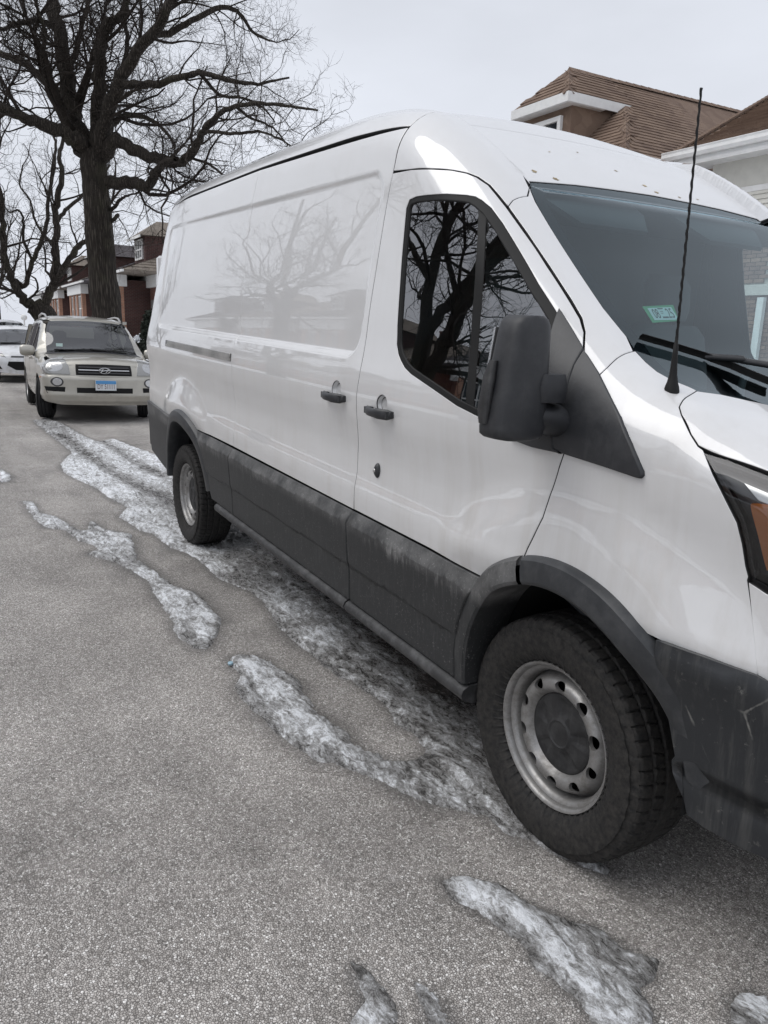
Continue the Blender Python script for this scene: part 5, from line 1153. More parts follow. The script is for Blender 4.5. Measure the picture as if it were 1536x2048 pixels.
make_tree(tb2, LIMBS_B, 23, .85, True, levels=3, base=(*LIMBS_B[0][0][:2], .1))
def copy_thing(src, loc, rz, sc, label):
    c = src.copy(); COL.objects.link(c); c.location = loc; c.rotation_euler = (0, 0, rz); c.scale = (sc,)*3; c['label'] = label
    for ch in src.children:
        k = ch.copy(); COL.objects.link(k); k.parent = c
        for g_ in ch.children:
            e = g_.copy(); COL.objects.link(e); e.parent = k
    return c
GT = 'bare trees along both kerbs'
ta['group'] = GT; tb2['group'] = GT
LIMBS_C = [[(0, 0, -.2, .34), (.02, 0, 1.8, .29), (-.02, .05, 3.6, .26)], [(-.02, .05, 3.3, .22), (-.35, .1, 4.8, .18), (-.75, -.2, 6.4, .15), (-.8, -.6, 8.2, .11), (-1.2, -.9, 10.5, .06)], [(-.02, .05, 3.5, .20), (.5, -.2, 4.5, .17), (1.0, -.5, 5.6, .14), (1.3, -.6, 7.2, .10), (1.9, -.3, 9.2, .06)],
    [(.1, 0, 1.6, .24), (.9, .1, 2.9, .22), (1.6, .2, 4.3, .20), (2.2, .3, 5.2, .17), (3.1, .5, 5.9, .13), (4.3, .9, 6.6, .07)], [(1.7, .2, 4.4, .13), (1.6, -.3, 5.6, .11), (1.9, -.5, 7.0, .08), (2.3, -.4, 8.6, .05)], [(-.4, .1, 5.0, .11), (-1.2, .5, 5.8, .09), (-2.1, .9, 6.9, .06), (-2.8, 1.2, 8.2, .04)], [(.6, -.2, 4.7, .09), (.4, .6, 5.9, .07), (.5, 1.2, 7.4, .05)], [(2.4, .3, 5.3, .09), (3.0, -.3, 6.5, .07), (3.3, -.6, 8.0, .04)]]
LIMBS_D = [[(0, 0, -.2, .36), (.03, 0, 1.6, .31), (-.05, 0, 3.2, .28)], [(-.05, 0, 3.0, .20), (-1.0, .2, 4.1, .17), (-1.7, .1, 5.4, .14), (-2.0, -.2, 7.2, .10), (-2.9, -.5, 9.6, .06)], [(-.9, .2, 4.0, .12), (-1.0, -.4, 5.4, .10), (-.6, -.8, 7.0, .08), (-.7, -1.0, 9.0, .05)], [(-.05, 0, 3.2, .21), (.8, .1, 3.9, .18), (2.0, .2, 4.9, .15), (2.9, 0, 6.4, .11), (3.3, -.4, 8.6, .07)], [(.6, .1, 3.8, .13), (.6, .6, 5.2, .11), (.9, .9, 6.8, .08), (.6, 1.2, 9.0, .05)], [(2.1, .2, 5.0, .09), (2.8, .9, 5.6, .07), (4.0, 1.4, 6.4, .04)], [(-1.6, .1, 5.2, .08), (-2.5, .7, 6.0, .06), (-3.4, 1.0, 7.0, .04)]]
tc_ = thing('street_tree', 'bare forked tree across the street, mirrored in the van front window', 'tree', (-12.6, -10.3, .1), 0, GT); make_tree(tc_, LIMBS_C, 31, 1.0, True, rmin=.005, levels=3)
td_ = thing('street_tree', 'bare forked tree across the street, mirrored in the van sliding door', 'tree', (-24.6, -10.3, .1), 0, GT); make_tree(td_, LIMBS_D, 37, .9, True, rmin=.005, levels=3)
for i, (x, y, rz, s_, lb) in enumerate(((-76, 2.7, 4.0, .9, 'bare tree far down the near kerb'),
        (-5.2, -10.6, 5.2, 1.0, 'bare tree across the street nearest the van'), (-62, -10.5, 2.0, 1.1, 'bare tree far along the opposite kerb'))):
    copy_thing((tc_, td_)[i % 2], (x, y, .1), rz, s_, lb)
# ================================================================ houses
def m_brick(name, c1, c2, mortar, sx=1.0):
    t = NT(name); g = t.n('NewGeometry'); s = t.sep(g.outputs['Position']); n = t.sep(g.outputs['Normal'])
    ay = t.math('ABSOLUTE', n[1]); u = t.n('Mix', {'data_type': 'FLOAT'}); t.set(u, 0, t.mr(ay, .5, .5001)); t.set(u, 2, s[1]); t.set(u, 3, s[0])
    v = t.n('CombineXYZ', X=u.outputs[0], Y=s[2], Z=0.0)
    b = t.n('TexBrick', Vector=v.outputs[0], Color1=(*c1, 1), Color2=(*c2, 1), Mortar=(*mortar, 1), Scale=1.0, Mortar_Size=.008, Brick_Width=.215, Row_Height=.075)
    k = t.mr(t.noise(t.pos(), .8, 5, .6), .3, .7, .75, 1.2); c = t.mix(1, b.outputs[0], t.n('CombineXYZ', X=k, Y=k, Z=k).outputs[0], 'MULTIPLY')
    t.pr(Base__Color=c, Roughness=.9); t.set(t.b, 'Normal', t.bump(t.math('SUBTRACT', 1, b.outputs[1]), .5, .01))
m_brick('brick_red', (.20, .065, .045), (.13, .045, .035), (.22, .18, .15)); m_brick('brick_orange', (.44, .22, .14), (.35, .16, .10), (.36, .30, .25)); m_brick('brick_pale', (.27, .20, .165), (.21, .155, .13), (.42, .38, .34)); m_brick('brick_dark', (.085, .032, .028), (.06, .024, .022), (.10, .085, .075))
simple('limestone', (.56, .54, .50), .8, var=.12); simple('white_trim', (.74, .74, .73), .6, var=.06); simple('pane_dark', (.03, .035, .04), .05, coat=.6); simple('siding', (.62, .61, .56), .7, var=.06); simple('house_grey', (.16, .155, .15), .8, var=.2)
def m_shingle(name, a, b):
    t = NT(name); p = t.pos(); oi = t.n('ObjectInfo'); v = t.n('TexVoronoi', Vector=p, Scale=3.2); k = t.sep(v.outputs['Color'])[0]
    k2 = t.math('ADD', t.math('MULTIPLY', k, .6), t.math('MULTIPLY', oi.outputs['Random'], .4)); f = t.noise(p, 60, 3)
    t.pr(Base__Color=t.mix(t.mr(f, .3, .7, .8, 1), (*[c*.6 for c in a],), t.mix(k2, a, b)), Roughness=.95); t.set(t.b, 'Normal', t.bump(t.noise(p, 240, 2), .4, .003))
m_shingle('shingle_brown', (.128, .083, .061), (.225, .158, .116)); m_shingle('shingle_grey', (.115, .095, .08), (.21, .18, .15)); m_shingle('shingle_dark', (.05, .045, .05), (.09, .08, .085))
# one asphalt tab: a thin wedge, thicker at its lower edge
def tab_mesh(w, h, mat):
    x = w/2-.003; return MB().hexa([(-x, 0, 0), (x, 0, 0), (x, h, 0), (-x, h, 0), (-x, 0, .020), (x, 0, .020), (x, h, .003), (-x, h, .003)]).mesh('shingle', mat)
TABS = {}
def shingle_roof(parent, poly, mat, tw, th, pick, limit, name='roof_plane', seed=1, under=.006):
    """poly: planar 3D polygon; covers it with overlapping tabs: nearest the focus as single pieces, the rest joined"""
    P = np.array(poly, float); n = np.cross(P[1]-P[0], P[-1]-P[0]); n /= np.linalg.norm(n); n *= -1 if n[2] < 0 else 1
    e1 = nrm(np.cross(n, [0, 0, 1.])); e2 = np.cross(n, e1); e2 *= -1 if e2[2] < 0 else 1
    if np.dot(np.cross(e1, e2), n) < 0: e1 = -e1
    u = np.stack([(P-P[0])@e1, (P-P[0])@e2], 1)
    base = MB().add([tuple(p-n*under) for p in P], [list(range(len(P)))]); bo = base.build(name, mat, parent)
    rg = np.random.default_rng(seed); T = []; row = 0; v = u[:, 1].min()
    while v < u[:, 1].max():
        x = u[:, 0].min()-tw*(row % 2)*.5-tw*rg.random()*.3
        while x < u[:, 0].max(): T.append((x+tw/2, v)); x += tw
        v += th; row += 1
    T = np.array(T); c = T+[0, th*.5]; ins = inpoly(c, u) & inpoly(T+[-tw*.45, th*.15], u) & inpoly(T+[tw*.45, th*.15], u); T = T[ins]
    W3 = P[0]+T[:, :1]*e1+T[:, 1:]*e2; key = (tw, th, mat)
    if key not in TABS: TABS[key] = tab_mesh(tw, th*1.55, mat)
    d = np.linalg.norm(W3-np.array(pick), axis=1); order = np.argsort(d); tilt = math.atan2(.010, th)
    M3 = Matrix((e1, e2, n)).transposed()
    sel = order[:limit]; rest = order[limit:]
    for i in sel:
        o = bpy.data.objects.new('shingle', TABS[key]); COL.objects.link(o); o.parent = bo; o.matrix_local = Matrix.Translation(Vector(W3[i]+n*(.001+.004*rg.random()))) @ M3.to_4x4() @ Matrix.Rotation(-.045, 4, 'X')
    if len(rest):
        x = tw/2-.003; h = th*1.55; ca, sa = math.cos(-.045), math.sin(-.045)
        loc = np.array([(-x, 0, 0), (x, 0, 0), (x, h*ca, h*sa), (-x, h*ca, h*sa), (-x, 0, .020), (x, 0, .020), (x, h*ca, h*sa+.003), (-x, h*ca, h*sa+.003)])
        wl = loc[:, :1]*e1+loc[:, 1:2]*e2+loc[:, 2:]*n; V = (W3[rest][:, None, :]+n*(.001+.004*rg.random((len(rest), 1, 1)))+wl[None]).reshape(-1, 3)
        q = np.array([[4, 5, 6, 7], [0, 1, 5, 4], [1, 2, 6, 5], [3, 0, 4, 7]]); Q = (np.arange(len(rest))[:, None, None]*8+q[None]).reshape(-1, 4)
        o = obj('shingles', mesh_np('shingles', V, Q, mat, False), bo); o['kind'] = 'stuff'
    return bo
def window(parent, x0, x1, z0, z1, y, face=-1, mull=1, frame='white_trim', fw=.07, rails=True, pane='pane_dark'):
    b = MB(); d = .10; yc = y+face*.02
    for a, c in ((x0, x0+fw), (x1-fw, x1)): b.box(((a+c)/2, yc, (z0+z1)/2), (c-a, d, z1-z0))
    for a, c in ((z0, z0+fw), (z1-fw, z1)): b.box(((x0+x1)/2, yc-face*.002, (a+c)/2), (x1-x0-2*fw, d, c-a))
    for k in range(1, mull+1): xm = x0+(x1-x0)*k/(mull+1); b.box((xm, yc, (z0+z1)/2), (fw*.8, d*.9, z1-z0-2*fw))
    if rails: b.box(((x0+x1)/2, yc-face*.004, z0+(z1-z0)*.5), (x1-x0-2*fw, d*.8, fw*.7))
    f = b.build('window', frame, parent); fbox('pane', ((x0+x1)/2, y-face*.01, (z0+z1)/2), (x1-x0-.02, .02, z1-z0-.02), pane, f); return f
# ---- the house behind the van: brown hipped roof, dormer, side wing with white gutter
H1 = thing('brick_house', 'brick house behind the van with brown shingle roof, dormer and white gutter', 'house', (0, 0, 0))
RX, RZ, SL = -13.3, 7.6, .85
AX = lambda z: RX+(RZ-z)/SL
fbox('front_wall', (-13.3, 12.6, 2.3), (6.4, 5.6, 4.4), 'brick_pale', H1)
fy = lambda z: 10.4+(z-5.65)/.9
zl = 4.55
shingle_roof(H1, [(AX(zl), fy(zl), zl), (AX(6.94), fy(6.94), 6.94), (RX, 10.75, RZ), (RX, 18.8, RZ+.10), (-9.15, 10.75, RZ-SL*4.15), (-9.15, 10.2, RZ-SL*4.15)][:4]+[(AX(zl), 11.4, zl)], 'shingle_brown', .32, .145, (-10.6, 11.2, 5.5), 260, seed=1)
shingle_roof(H1, [(2*RX-AX(zl), fy(zl), zl), (2*RX-AX(6.9), fy(6.9), 6.9), (AX(6.9), fy(6.9), 6.9), (AX(zl), fy(zl), zl)], 'shingle_brown', .32, .145, (-11.4, 10.4, 5.6), 120, seed=2)
MB().add([(2*RX-AX(zl), fy(zl), zl), (RX, 10.75, RZ), (RX, 16.2, RZ), (2*RX-AX(zl), 16, zl)], [[0, 1, 2, 3]]).build('roof_plane', 'shingle_brown', H1)
# dormer
dx, dz, dy = .95, 6.80, 9.95
dm = MB().box((RX, dy+.25+1.0, 6.05), (1.62, 2.0, 1.42)).build('dormer', 'shingle_brown', H1)
shingle_roof(H1, [(RX-dx, dy, dz), (RX+dx, dy, dz), (RX, 10.75, RZ+.012)], 'shingle_brown', .32, .145, (RX+.5, dy, 7), 40, name='dormer_roof', seed=3)
shingle_roof(H1, [(RX+dx, dy, dz), (RX+dx, 12.2, dz), (RX, 12.2, RZ+.012), (RX, 10.75, RZ+.012)], 'shingle_brown', .32, .145, (RX+.5, dy, 7), 60, name='dormer_roof', seed=4)
f = MB(); f.box((RX, dy-.012, dz-.11), (2*dx+.04, .03, .20)); f.box((RX+dx+.012, dy+.95, dz-.111), (.03, 1.9, .20)); f.box((RX, dy+.55, dz-.215), (2*dx, 1.1, .02)); f.build('fascia', 'white_trim', H1)
window(H1, RX-.62, RX+.55, 5.50, 6.42, dy+.24, fw=.10)
# ridge and hip caps
cp = MB(); k = 0
def cap_line(a, b, step=.26):
    a = Vector(a); b = Vector(b); d = b-a; n_ = int(d.length/step); t = d.normalized(); s_ = t.cross(Vector((0, 0, 1))).normalized(); up = s_.cross(t)
    for i in range(n_):
        p = a+t*(i*step); q = p+t*(step*1.15); w = .13
        m = MB().add([tuple(p-s_*w-up*.09), tuple(p+up*.022), tuple(p+s_*w-up*.09), tuple(q-s_*w-up*.10), tuple(q+up*.010), tuple(q+s_*w-up*.10)], [[0, 1, 4, 3], [1, 2, 5, 4], [0, 2, 1], [3, 4, 5]]); m.build('ridge_cap', 'shingle_brown', H1)
cap_line((RX, 10.75, RZ+.02), (RX, 18.8, RZ+.12)); cap_line((RX+dx, dy, dz+.02), (RX, 10.75, RZ+.03)); cap_line((AX(zl), fy(zl), zl+.02), (AX(6.4), fy(6.4), 6.42))
# wing toward the right with its own front-facing roof
GY, GZ = 10.5, 5.16
wz = lambda y: GZ+.02+(y-GY)*.44
yv = lambda x: GY+((RZ-SL*(x-RX))-GZ)/.44 if x < AX(GZ) else GY
shingle_roof(H1, [(-9.72, GY, GZ+.02), (-4.0, GY, GZ+.02), (-4.0, 16.8, wz(16.8)), (-11.95, 16.8, wz(16.8))], 'shingle_brown', .32, .145, (-8.4, 10.9, 5.3), 200, name='wing_roof', seed=6)
vb = MB(); 
for i in range(24):
    t0, t1 = i/24, (i+1.15)/24; p = Vector((-9.72, GY, GZ+.05)).lerp(Vector((-11.95, 16.8, wz(16.8)+.03)), t0); q = Vector((-9.72, GY, GZ+.05)).lerp(Vector((-11.95, 16.8, wz(16.8)+.03)), t1)
    MB().hexa([tuple(p+Vector((-.09, -.02, -.02))), tuple(p+Vector((.11, 0, -.02))), tuple(q+Vector((.11, 0, -.02))), tuple(q+Vector((-.09, -.02, -.02))), tuple(p+Vector((-.09, -.02, .012))), tuple(p+Vector((.11, 0, .035))), tuple(q+Vector((.11, 0, .02))), tuple(q+Vector((-.09, -.02, .0)))]).build('ridge_cap', 'shingle_brown', H1)
g = MB(); rings = [[(x, GY-.02, GZ-.14), (x, GY-.09, GZ-.14), (x, GY-.12, GZ-.08), (x, GY-.115, GZ-.02), (x, GY-.13, GZ+.012), (x, GY-.12, GZ+.02), (x, GY-.01, GZ+.0)] for x in np.linspace(-10.0, -4.0, 5)]; g.loft(rings); g.build('gutter', 'white_trim', H1)
fbox('soffit', (-7, GY+.33, GZ-.22), (6.0, .70, .05), 'white_trim', H1); fbox('fascia', (-7, GY+.0, GZ-.19), (6.0, .03, .16), 'white_trim', H1)
WY = 10.95
fbox('frieze', (-6.6, WY+.10, 4.62), (5.2, .2, .62), 'siding', H1); fbox('frieze_board', (-6.6, WY-.012, 4.36), (5.2, .03, .10), 'white_trim', H1)
for i in range(8): z = 3.62+i*.09; MB().hexa([(-9.2, WY-.03, z), (-4, WY-.03, z), (-4, WY+.02, z), (-9.2, WY+.02, z), (-9.2, WY-.008, z+.089), (-4, WY-.008, z+.089), (-4, WY+.02, z+.089), (-9.2, WY+.02, z+.089)]).build('siding_board', 'siding', H1)
fbox('wing_wall', (-6.6, WY+.42, 2.0), (5.2, .8, 4.0), 'limestone', H1)
# single bricks where the wall shows through the cab
BR = [MB().box((0, 0, 0), (.205-.004*k_, .05, .065), bev=.004).mesh('brick', m_) for k_, m_ in enumerate((simple('brick_a', (.22, .14, .115), .9, bump=.5, bscale=90, var=.2), simple('brick_b', (.18, .115, .10), .9, bump=.5, bscale=90, var=.2), simple('brick_c', (.27, .18, .145), .9, bump=.5, bscale=90, var=.2)))]
rg = random.Random(4); nb_ = 0
for r_ in range(30):
    z = 1.28+r_*.075
    for c_ in range(10):
        x = -9.08+c_*.216+(r_ % 2)*.108
        if (2.42 < z < 2.66) or (x > -7.72 and z > 2.6) : continue
        if nb_ < 300:
            o = bpy.data.objects.new('brick', BR[rg.choice((0, 0, 1, 1, 2))]); COL.objects.link(o); o.parent = H1; o.location = (x, WY+.004+rg.uniform(-.002, .002), z); nb_ += 1
m_brick('brick_rest', (.20, .135, .115), (.155, .105, .092), (.42, .38, .35))
fbox('brickwork', (-5.5, WY+.01, 2.0), (3.0, .06, 3.2), 'brick_rest', H1); fbox('brickwork', (-8.0, WY+.01, .66), (2.4, .06, 1.1), 'brick_rest', H1)
fbox('stone_band', (-6.6, WY-.03, 2.54), (5.2, .12, .19), 'limestone', H1)
window(H1, -7.62, -6.2, 2.66, 3.9, WY-.01, mull=1, fw=.11, frame='siding'); fbox('downpipe', (-7.72, WY-.09, 1.35), (.13, .09, 2.1), 'white_trim', H1)
# conical evergreen by the wall
def m_leaf(): simple('evergreen', (.030, .045, .030), .8, spec=.2, var=.4); simple('shrub_leaf', (.028, .034, .026), .8, spec=.2, var=.4)
m_leaf()
def bushy(name, shape, n, size, mat, parent, seed, snow=0.):
    rng = np.random.default_rng(seed); P, up = shape(rng, n); q = nrm(rng.normal(size=(n, 3))); a = nrm(np.cross(q, rng.normal(size=(n, 3)))); s = size*rng.uniform(.6, 1.4, (n, 1))
    V = np.stack([P-a*s*.5, P+q*s*.35, P+a*s*.5, P-q*s*.35+a*s*.1], 1).reshape(-1, 3); Q = np.arange(n*4).reshape(-1, 4)
    return obj(name, mesh_np(name, V, Q, mat, False), parent)
ev = thing('evergreen_shrub', 'dark conical evergreen against the brick wall, seen through the cab', 'shrub', (-8.35, 10.35, .2))
def cone(rng, n):
    h = rng.random(n)**.7; r_ = .46*(1-h*.92)*np.sqrt(rng.random(n)); a = rng.random(n)*2*np.pi; return np.stack([r_*np.cos(a), r_*np.sin(a), .1+2.15*h], 1), None
bushy('foliage', cone, 3500, .11, 'evergreen', ev, 5); MB().tube([(0, 0, 0), (0, 0, 1.6)], [.04, .015], 8).build('stem', 'bark', ev)
# ---- bungalows down the street
def bungalow(name, label, cx, fy_, w, seed, brick='brick_red', pier='brick_orange', roof='shingle_grey', dxo=0, sgn=1, base=.3):
    """front faces -y (sgn 1) or +y (sgn -1); built round x = 0, front wall at y = 0"""
    h = thing(name, label, 'house', (cx, fy_, base), 0 if sgn > 0 else math.pi, 'brick bungalows lining the street')
    hw = w/2; D = 13; ez = 4.25
    fbox('wall', (0, D/2, ez/2-.2), (w-.3, D, ez+.2), brick, h)
    by = -1.5                                  # bay with piers standing out of the front
    fbox('bay', (-hw*.12, by/2+.05, ez/2-.35), (w*.62, -by, ez-.1), 'brick_dark', h)
    fbox('bay_face', (-hw*.12, by+.025, ez/2-.35), (w*.62-.02, .05, ez-.14), pier, h)
    for x in (-hw*.70, -hw*.34, -hw*.02, hw*.44): fbox('pier', (x, by-.05, ez/2-.35), (.46, .30, ez-.1), pier, h)
    fbox('bay_base', (-hw*.12, by-.02, .55), (w*.62+.1, .28, 1.7), pier, h)
    fbox('sill', (-hw*.12, by-.10, 1.48), (w*.62+.25, .40, .16), 'limestone', h)
    fbox('entablature', (-hw*.12, by-.06, ez-.40), (w*.62+.5, .50, .72), 'white_trim', h); fbox('entablature', (0, -.06, ez-.42), (w-.25, .3, .7), 'white_trim', h)
    window(h, -hw*.66, -hw*.38, 1.6, 3.4, by-.04, mull=1, fw=.10); window(h, -hw*.30, -hw*.06, 1.6, 3.4, by-.04, mull=1, fw=.10); window(h, hw*.02, hw*.40, 1.6, 3.4, by-.04, mull=2, fw=.10)
    fbox('door', (hw*.72, -.06, 1.75), (.95, .12, 2.1), 'house_grey', h)
    st = MB()
    for i in range(5): st.box((hw*.72, -.25-.28*i, .30-.17*i+.2), (1.5, .30, .9-.0*i))
    st.build('steps', 'limestone', h); fbox('stoop_wall', (hw*.42, -1.0, .4), (.3, 1.7, 1.2), pier, h); fbox('stoop_coping', (hw*.42, -1.0, 1.05), (.4, 1.8, .12), 'limestone', h)
    # hipped roof with overhang
    o = .45; rz_ = ez+2.55; yr0 = hw*.95; yr1 = D-2
    A = [(-hw-o*.3, by-o, ez), (hw+o*.3, by-o, ez), (hw+o*.3, D+o, ez), (-hw-o*.3, D+o, ez)]; p0, p1 = (0, yr0, rz_), (0, yr1, rz_)
    rp = MB().add(A+[p0, p1]+[(x, y, z-.14) for x, y, z in A], [[0, 1, 4], [1, 2, 5, 4], [2, 3, 5], [3, 0, 4, 5], [6, 9, 8, 7], [0, 6, 7, 1], [1, 7, 8, 2], [2, 8, 9, 3], [3, 9, 6, 0]]).build('roof', roof, h)
    # raised courses on the slopes that show
    cs = MB()
    for i in range(1, 15):
        t = i/15; l = [Vector(A[0]).lerp(Vector(p0), t), Vector(A[1]).lerp(Vector(p0), t)]; l2 = Vector(A[2]).lerp(Vector(p1), t)
        n1 = Vector((0, -1, .5)).normalized()*.03; n2 = Vector((.55, 0, .9)).normalized()*.03; n2[0] *= 1
        for a, b, nn in ((l[0], l[1], n1), (l[1], l2, n2)):
            d = Vector((0, 0, -.05)); cs.add([tuple(a), tuple(b), tuple(b+nn), tuple(a+nn)], [[0, 1, 2, 3]])
    o_ = cs.build('shingle_courses', roof, rp); o_['kind'] = 'stuff'
    fbox('gutter', (0, by-o-.04, ez-.06), (w+.3, .12, .12), 'white_trim', h)
    # dormer
    dw = 1.3; d0 = by+1.1; dzz = ez+1.95
    fbox('dormer', (dxo, d0+1.5, ez+1.25), (dw*2, 3.0, 1.5), 'brick_dark', h)
    MB().add([(dxo-dw-.35, d0-.35, dzz), (dxo+dw+.35, d0-.35, dzz), (dxo+dw+.35, d0+3.6, dzz), (dxo-dw-.35, d0+3.6, dzz), (dxo, d0+1.0, dzz+.95), (dxo, d0+3.6, dzz+.95)], [[0, 1, 4], [1, 2, 5, 4], [3, 0, 4, 5], [3, 2, 1, 0]]).build('dormer_roof', roof, h)
    fbox('dormer_fascia', (dxo, d0-.34, dzz-.06), (dw*2+.72, .05, .14), 'white_trim', h)
    window(h, dxo-.85, dxo+.85, ez+.75, dzz-.12, d0-.02, mull=2, fw=.10)
    MB().box((hw*.45, 6.5, rz_+.1), (.55, .55, 1.3)).box((hw*.45, 6.5, rz_+.8), (.65, .65, .12)).build('chimney', brick, h)
    return h
bungalow('brick_bungalow', 'red brick bungalow with white entablature and dormer, beside the van rear', -46.8, 8.5, 9.6, 1, dxo=2.0)
bungalow('brick_bungalow', 'red brick bungalow hidden partly by the big tree trunk', -59.2, 8.5, 9.2, 2, roof='shingle_dark')
bungalow('brick_bungalow', 'red brick bungalow glimpsed between the two tree trunks', -70.6, 8.5, 9.2, 3, 'brick_red', 'brick_orange', 'shingle_grey')
bungalow('brick_bungalow', 'red brick bungalow beyond the low-forking tree', -82, 8.5, 9.2, 4, 'brick_red', 'brick_orange', 'shingle_dark')
for i, x in enumerate((-8, -20, -32, -44, -56, -68)):
    bungalow('brick_bungalow', ('brick bungalow across the street opposite the van bonnet', 'brick bungalow across the street mirrored in the van windows', 'brick bungalow across the street mirrored in the sliding door', 'brick bungalow across the street mirrored in the rear panel', 'second farthest brick bungalow across the street', 'farthest brick bungalow across the street')[i], x, -22.5, 9.6, 10+i, 'brick_red', 'brick_orange', 'shingle_dark' if i % 2 else 'shingle_grey', sgn=-1)
# grey house closing the view at the far end
gh = thing('grey_house', 'dark grey house closing the far end of the street', 'house', (-118, -4, 0)); fbox('wall', (0, 0, 2.2), (9, 16, 4.6), 'house_grey', gh)
MB().add([(-5.5, -8.6, 4.4), (5.5, -8.6, 4.4), (5.5, 8.6, 4.4), (-5.5, 8.6, 4.4), (0, -5, 7.6), (0, 5, 7.6)], [[0, 1, 4], [1, 2, 5, 4], [2, 3, 5], [3, 0, 4, 5], [3, 2, 1, 0]]).build('roof', 'shingle_dark', gh)
for y in (-5, -1.5, 2, 5.5):
    w_ = MB(); w_.box((4.52, y, 2.4), (.1, 1.2, 1.7)); wf = w_.build('window', 'white_trim', gh); fbox('pane', (4.58, y, 2.4), (.04, .9, 1.4), 'pane_dark', wf)
# snow-capped shrubs, globe lamp
def blob(rx, ry, h):
    def f(rng, n):
        a = rng.random(n)*2*np.pi; c = rng.random(n); r_ = np.sqrt(rng.random(n)); s = np.sqrt(1-(c*.98)**2); return np.stack([rx*r_**.4*s*np.cos(a), ry*r_**.4*s*np.sin(a), .05+h*c*(.7+.3*rng.random(n))], 1), None
    return f
def snowcap(rx, ry, h, seed):
    def f(rng, n):
        a = rng.random(n)*2*np.pi; r_ = np.sqrt(rng.random(n))*.8; z = h*np.sqrt(np.maximum(1-r_**2, .05)); return np.stack([rx*r_*np.cos(a), ry*r_*np.sin(a), z+.06*rng.random(n)], 1), None
    return f
for i, (x, y, rx, ry, h, lb) in enumerate(((-42.5, 7.6, 1.3, .7, .95, 'low dark hedge capped with snow beside the van rear edge'), (-38.6, 7.1, .6, .6, 2.3, 'narrow dark upright bush beside the van rear edge'), (-46, 6.2, 1.6, .9, 1.5, 'snow-laden bush seen just above the beige SUV roof'), (-48.6, 6.0, 1.2, .9, 1.75, 'rounder snow-laden bush above the beige SUV roof'), (-52.5, 4.2, 1.2, .9, 1.3, 'snow-dusted bush above the SUV roof rail'))):
    s_ = thing('snowy_shrub', lb, 'shrub', (x, y, .2), 0, 'snow-capped shrubs in front of the bungalows'); bushy('foliage', blob(rx, ry, h), 2200, .16, 'shrub_leaf', s_, 40+i)
    if i != 1: bushy('snow_cap', snowcap(rx, ry, h, i), 1300 if i > 1 else 500, .22, 'snow', s_, 60+i)
lp = thing('globe_lamp', 'small white globe lamp on a post at the far left', 'lamp post', (-61, 3.4, .1)); MB().tube([(0, 0, 0), (0, 0, 1.75)], .05, 8).build('post', 'white_trim', lp); MB().lathe([(.001, 0), (.12, .03), (.2, .12), (.22, .22), (.18, .35), (.08, .42), (.001, .43)], 16, (0, 0, 1.75)).build('globe', 'white_trim', lp, smooth=True)
# ================================================================ parked cars behind the van
for nm, c, met in (('paint_beige', (.45, .43, .38), .5), ('paint_silver', (.62, .63, .65), .4), ('paint_white', (.74, .75, .77), .0)):
    t = NT(nm); p = t.pos(); d = t.mr(t.noise(p, 5, 6, .65), .45, .8); z = t.sep(p)[2]; lo = t.mr(z, .3, 1.0, .7, .15)
    t.pr(Base__Color=t.mix(t.math('MULTIPLY', d, lo, True), c, (.30, .28, .25)), Roughness=.38, Metallic=met, Coat__Weight=1.0, Coat__Roughness=.06)
m_glass('car_glass', (.24, .28, .28), 1.9)
simple('tyre_plain', (.014, .014, .015), .75, bump=.5, bscale=120); simple('plate_white', (.66, .68, .70), .4); simple('plate_blue', (.09, .30, .60), .4); simple('plate_ink', (.10, .05, .06), .5)
simple('lamp_clear', (.30, .30, .29), .15, .3, coat=1)
def car_F(prof, wbelt, wroof, zb, zr, L2, xf, nose, nsl=.22):
    zp = pch([q[0] for q in prof], [q[1] for q in prof]); wp = pch([.25, .45, .75, zb, zb+.1, zr, zr+.15], [wbelt-.05, wbelt-.01, wbelt, wbelt-.02, wbelt-.06, wroof, wroof-.06])
    def Fc(x, y, z):
        ay = np.abs(y); w = wp(z)-.10*np.maximum(np.abs(x+.05)-1.35, 0)**1.6
        s = ay-w; t = (z-(zp(x+.10*ay*ay)-.035*(ay/.6)**2))*.9; f = rmax(s, t, .09)
        f = rmax(f, x-(xf-nose*ay**2.4-nsl*np.maximum(z-.72, 0)**1.2-.10*np.maximum(.5-z, 0)), .08); return rmax(f, -x-(L2+.03*0-.35*np.maximum(z-1.0, 0)-.12*ay**2), .10)
    return Fc
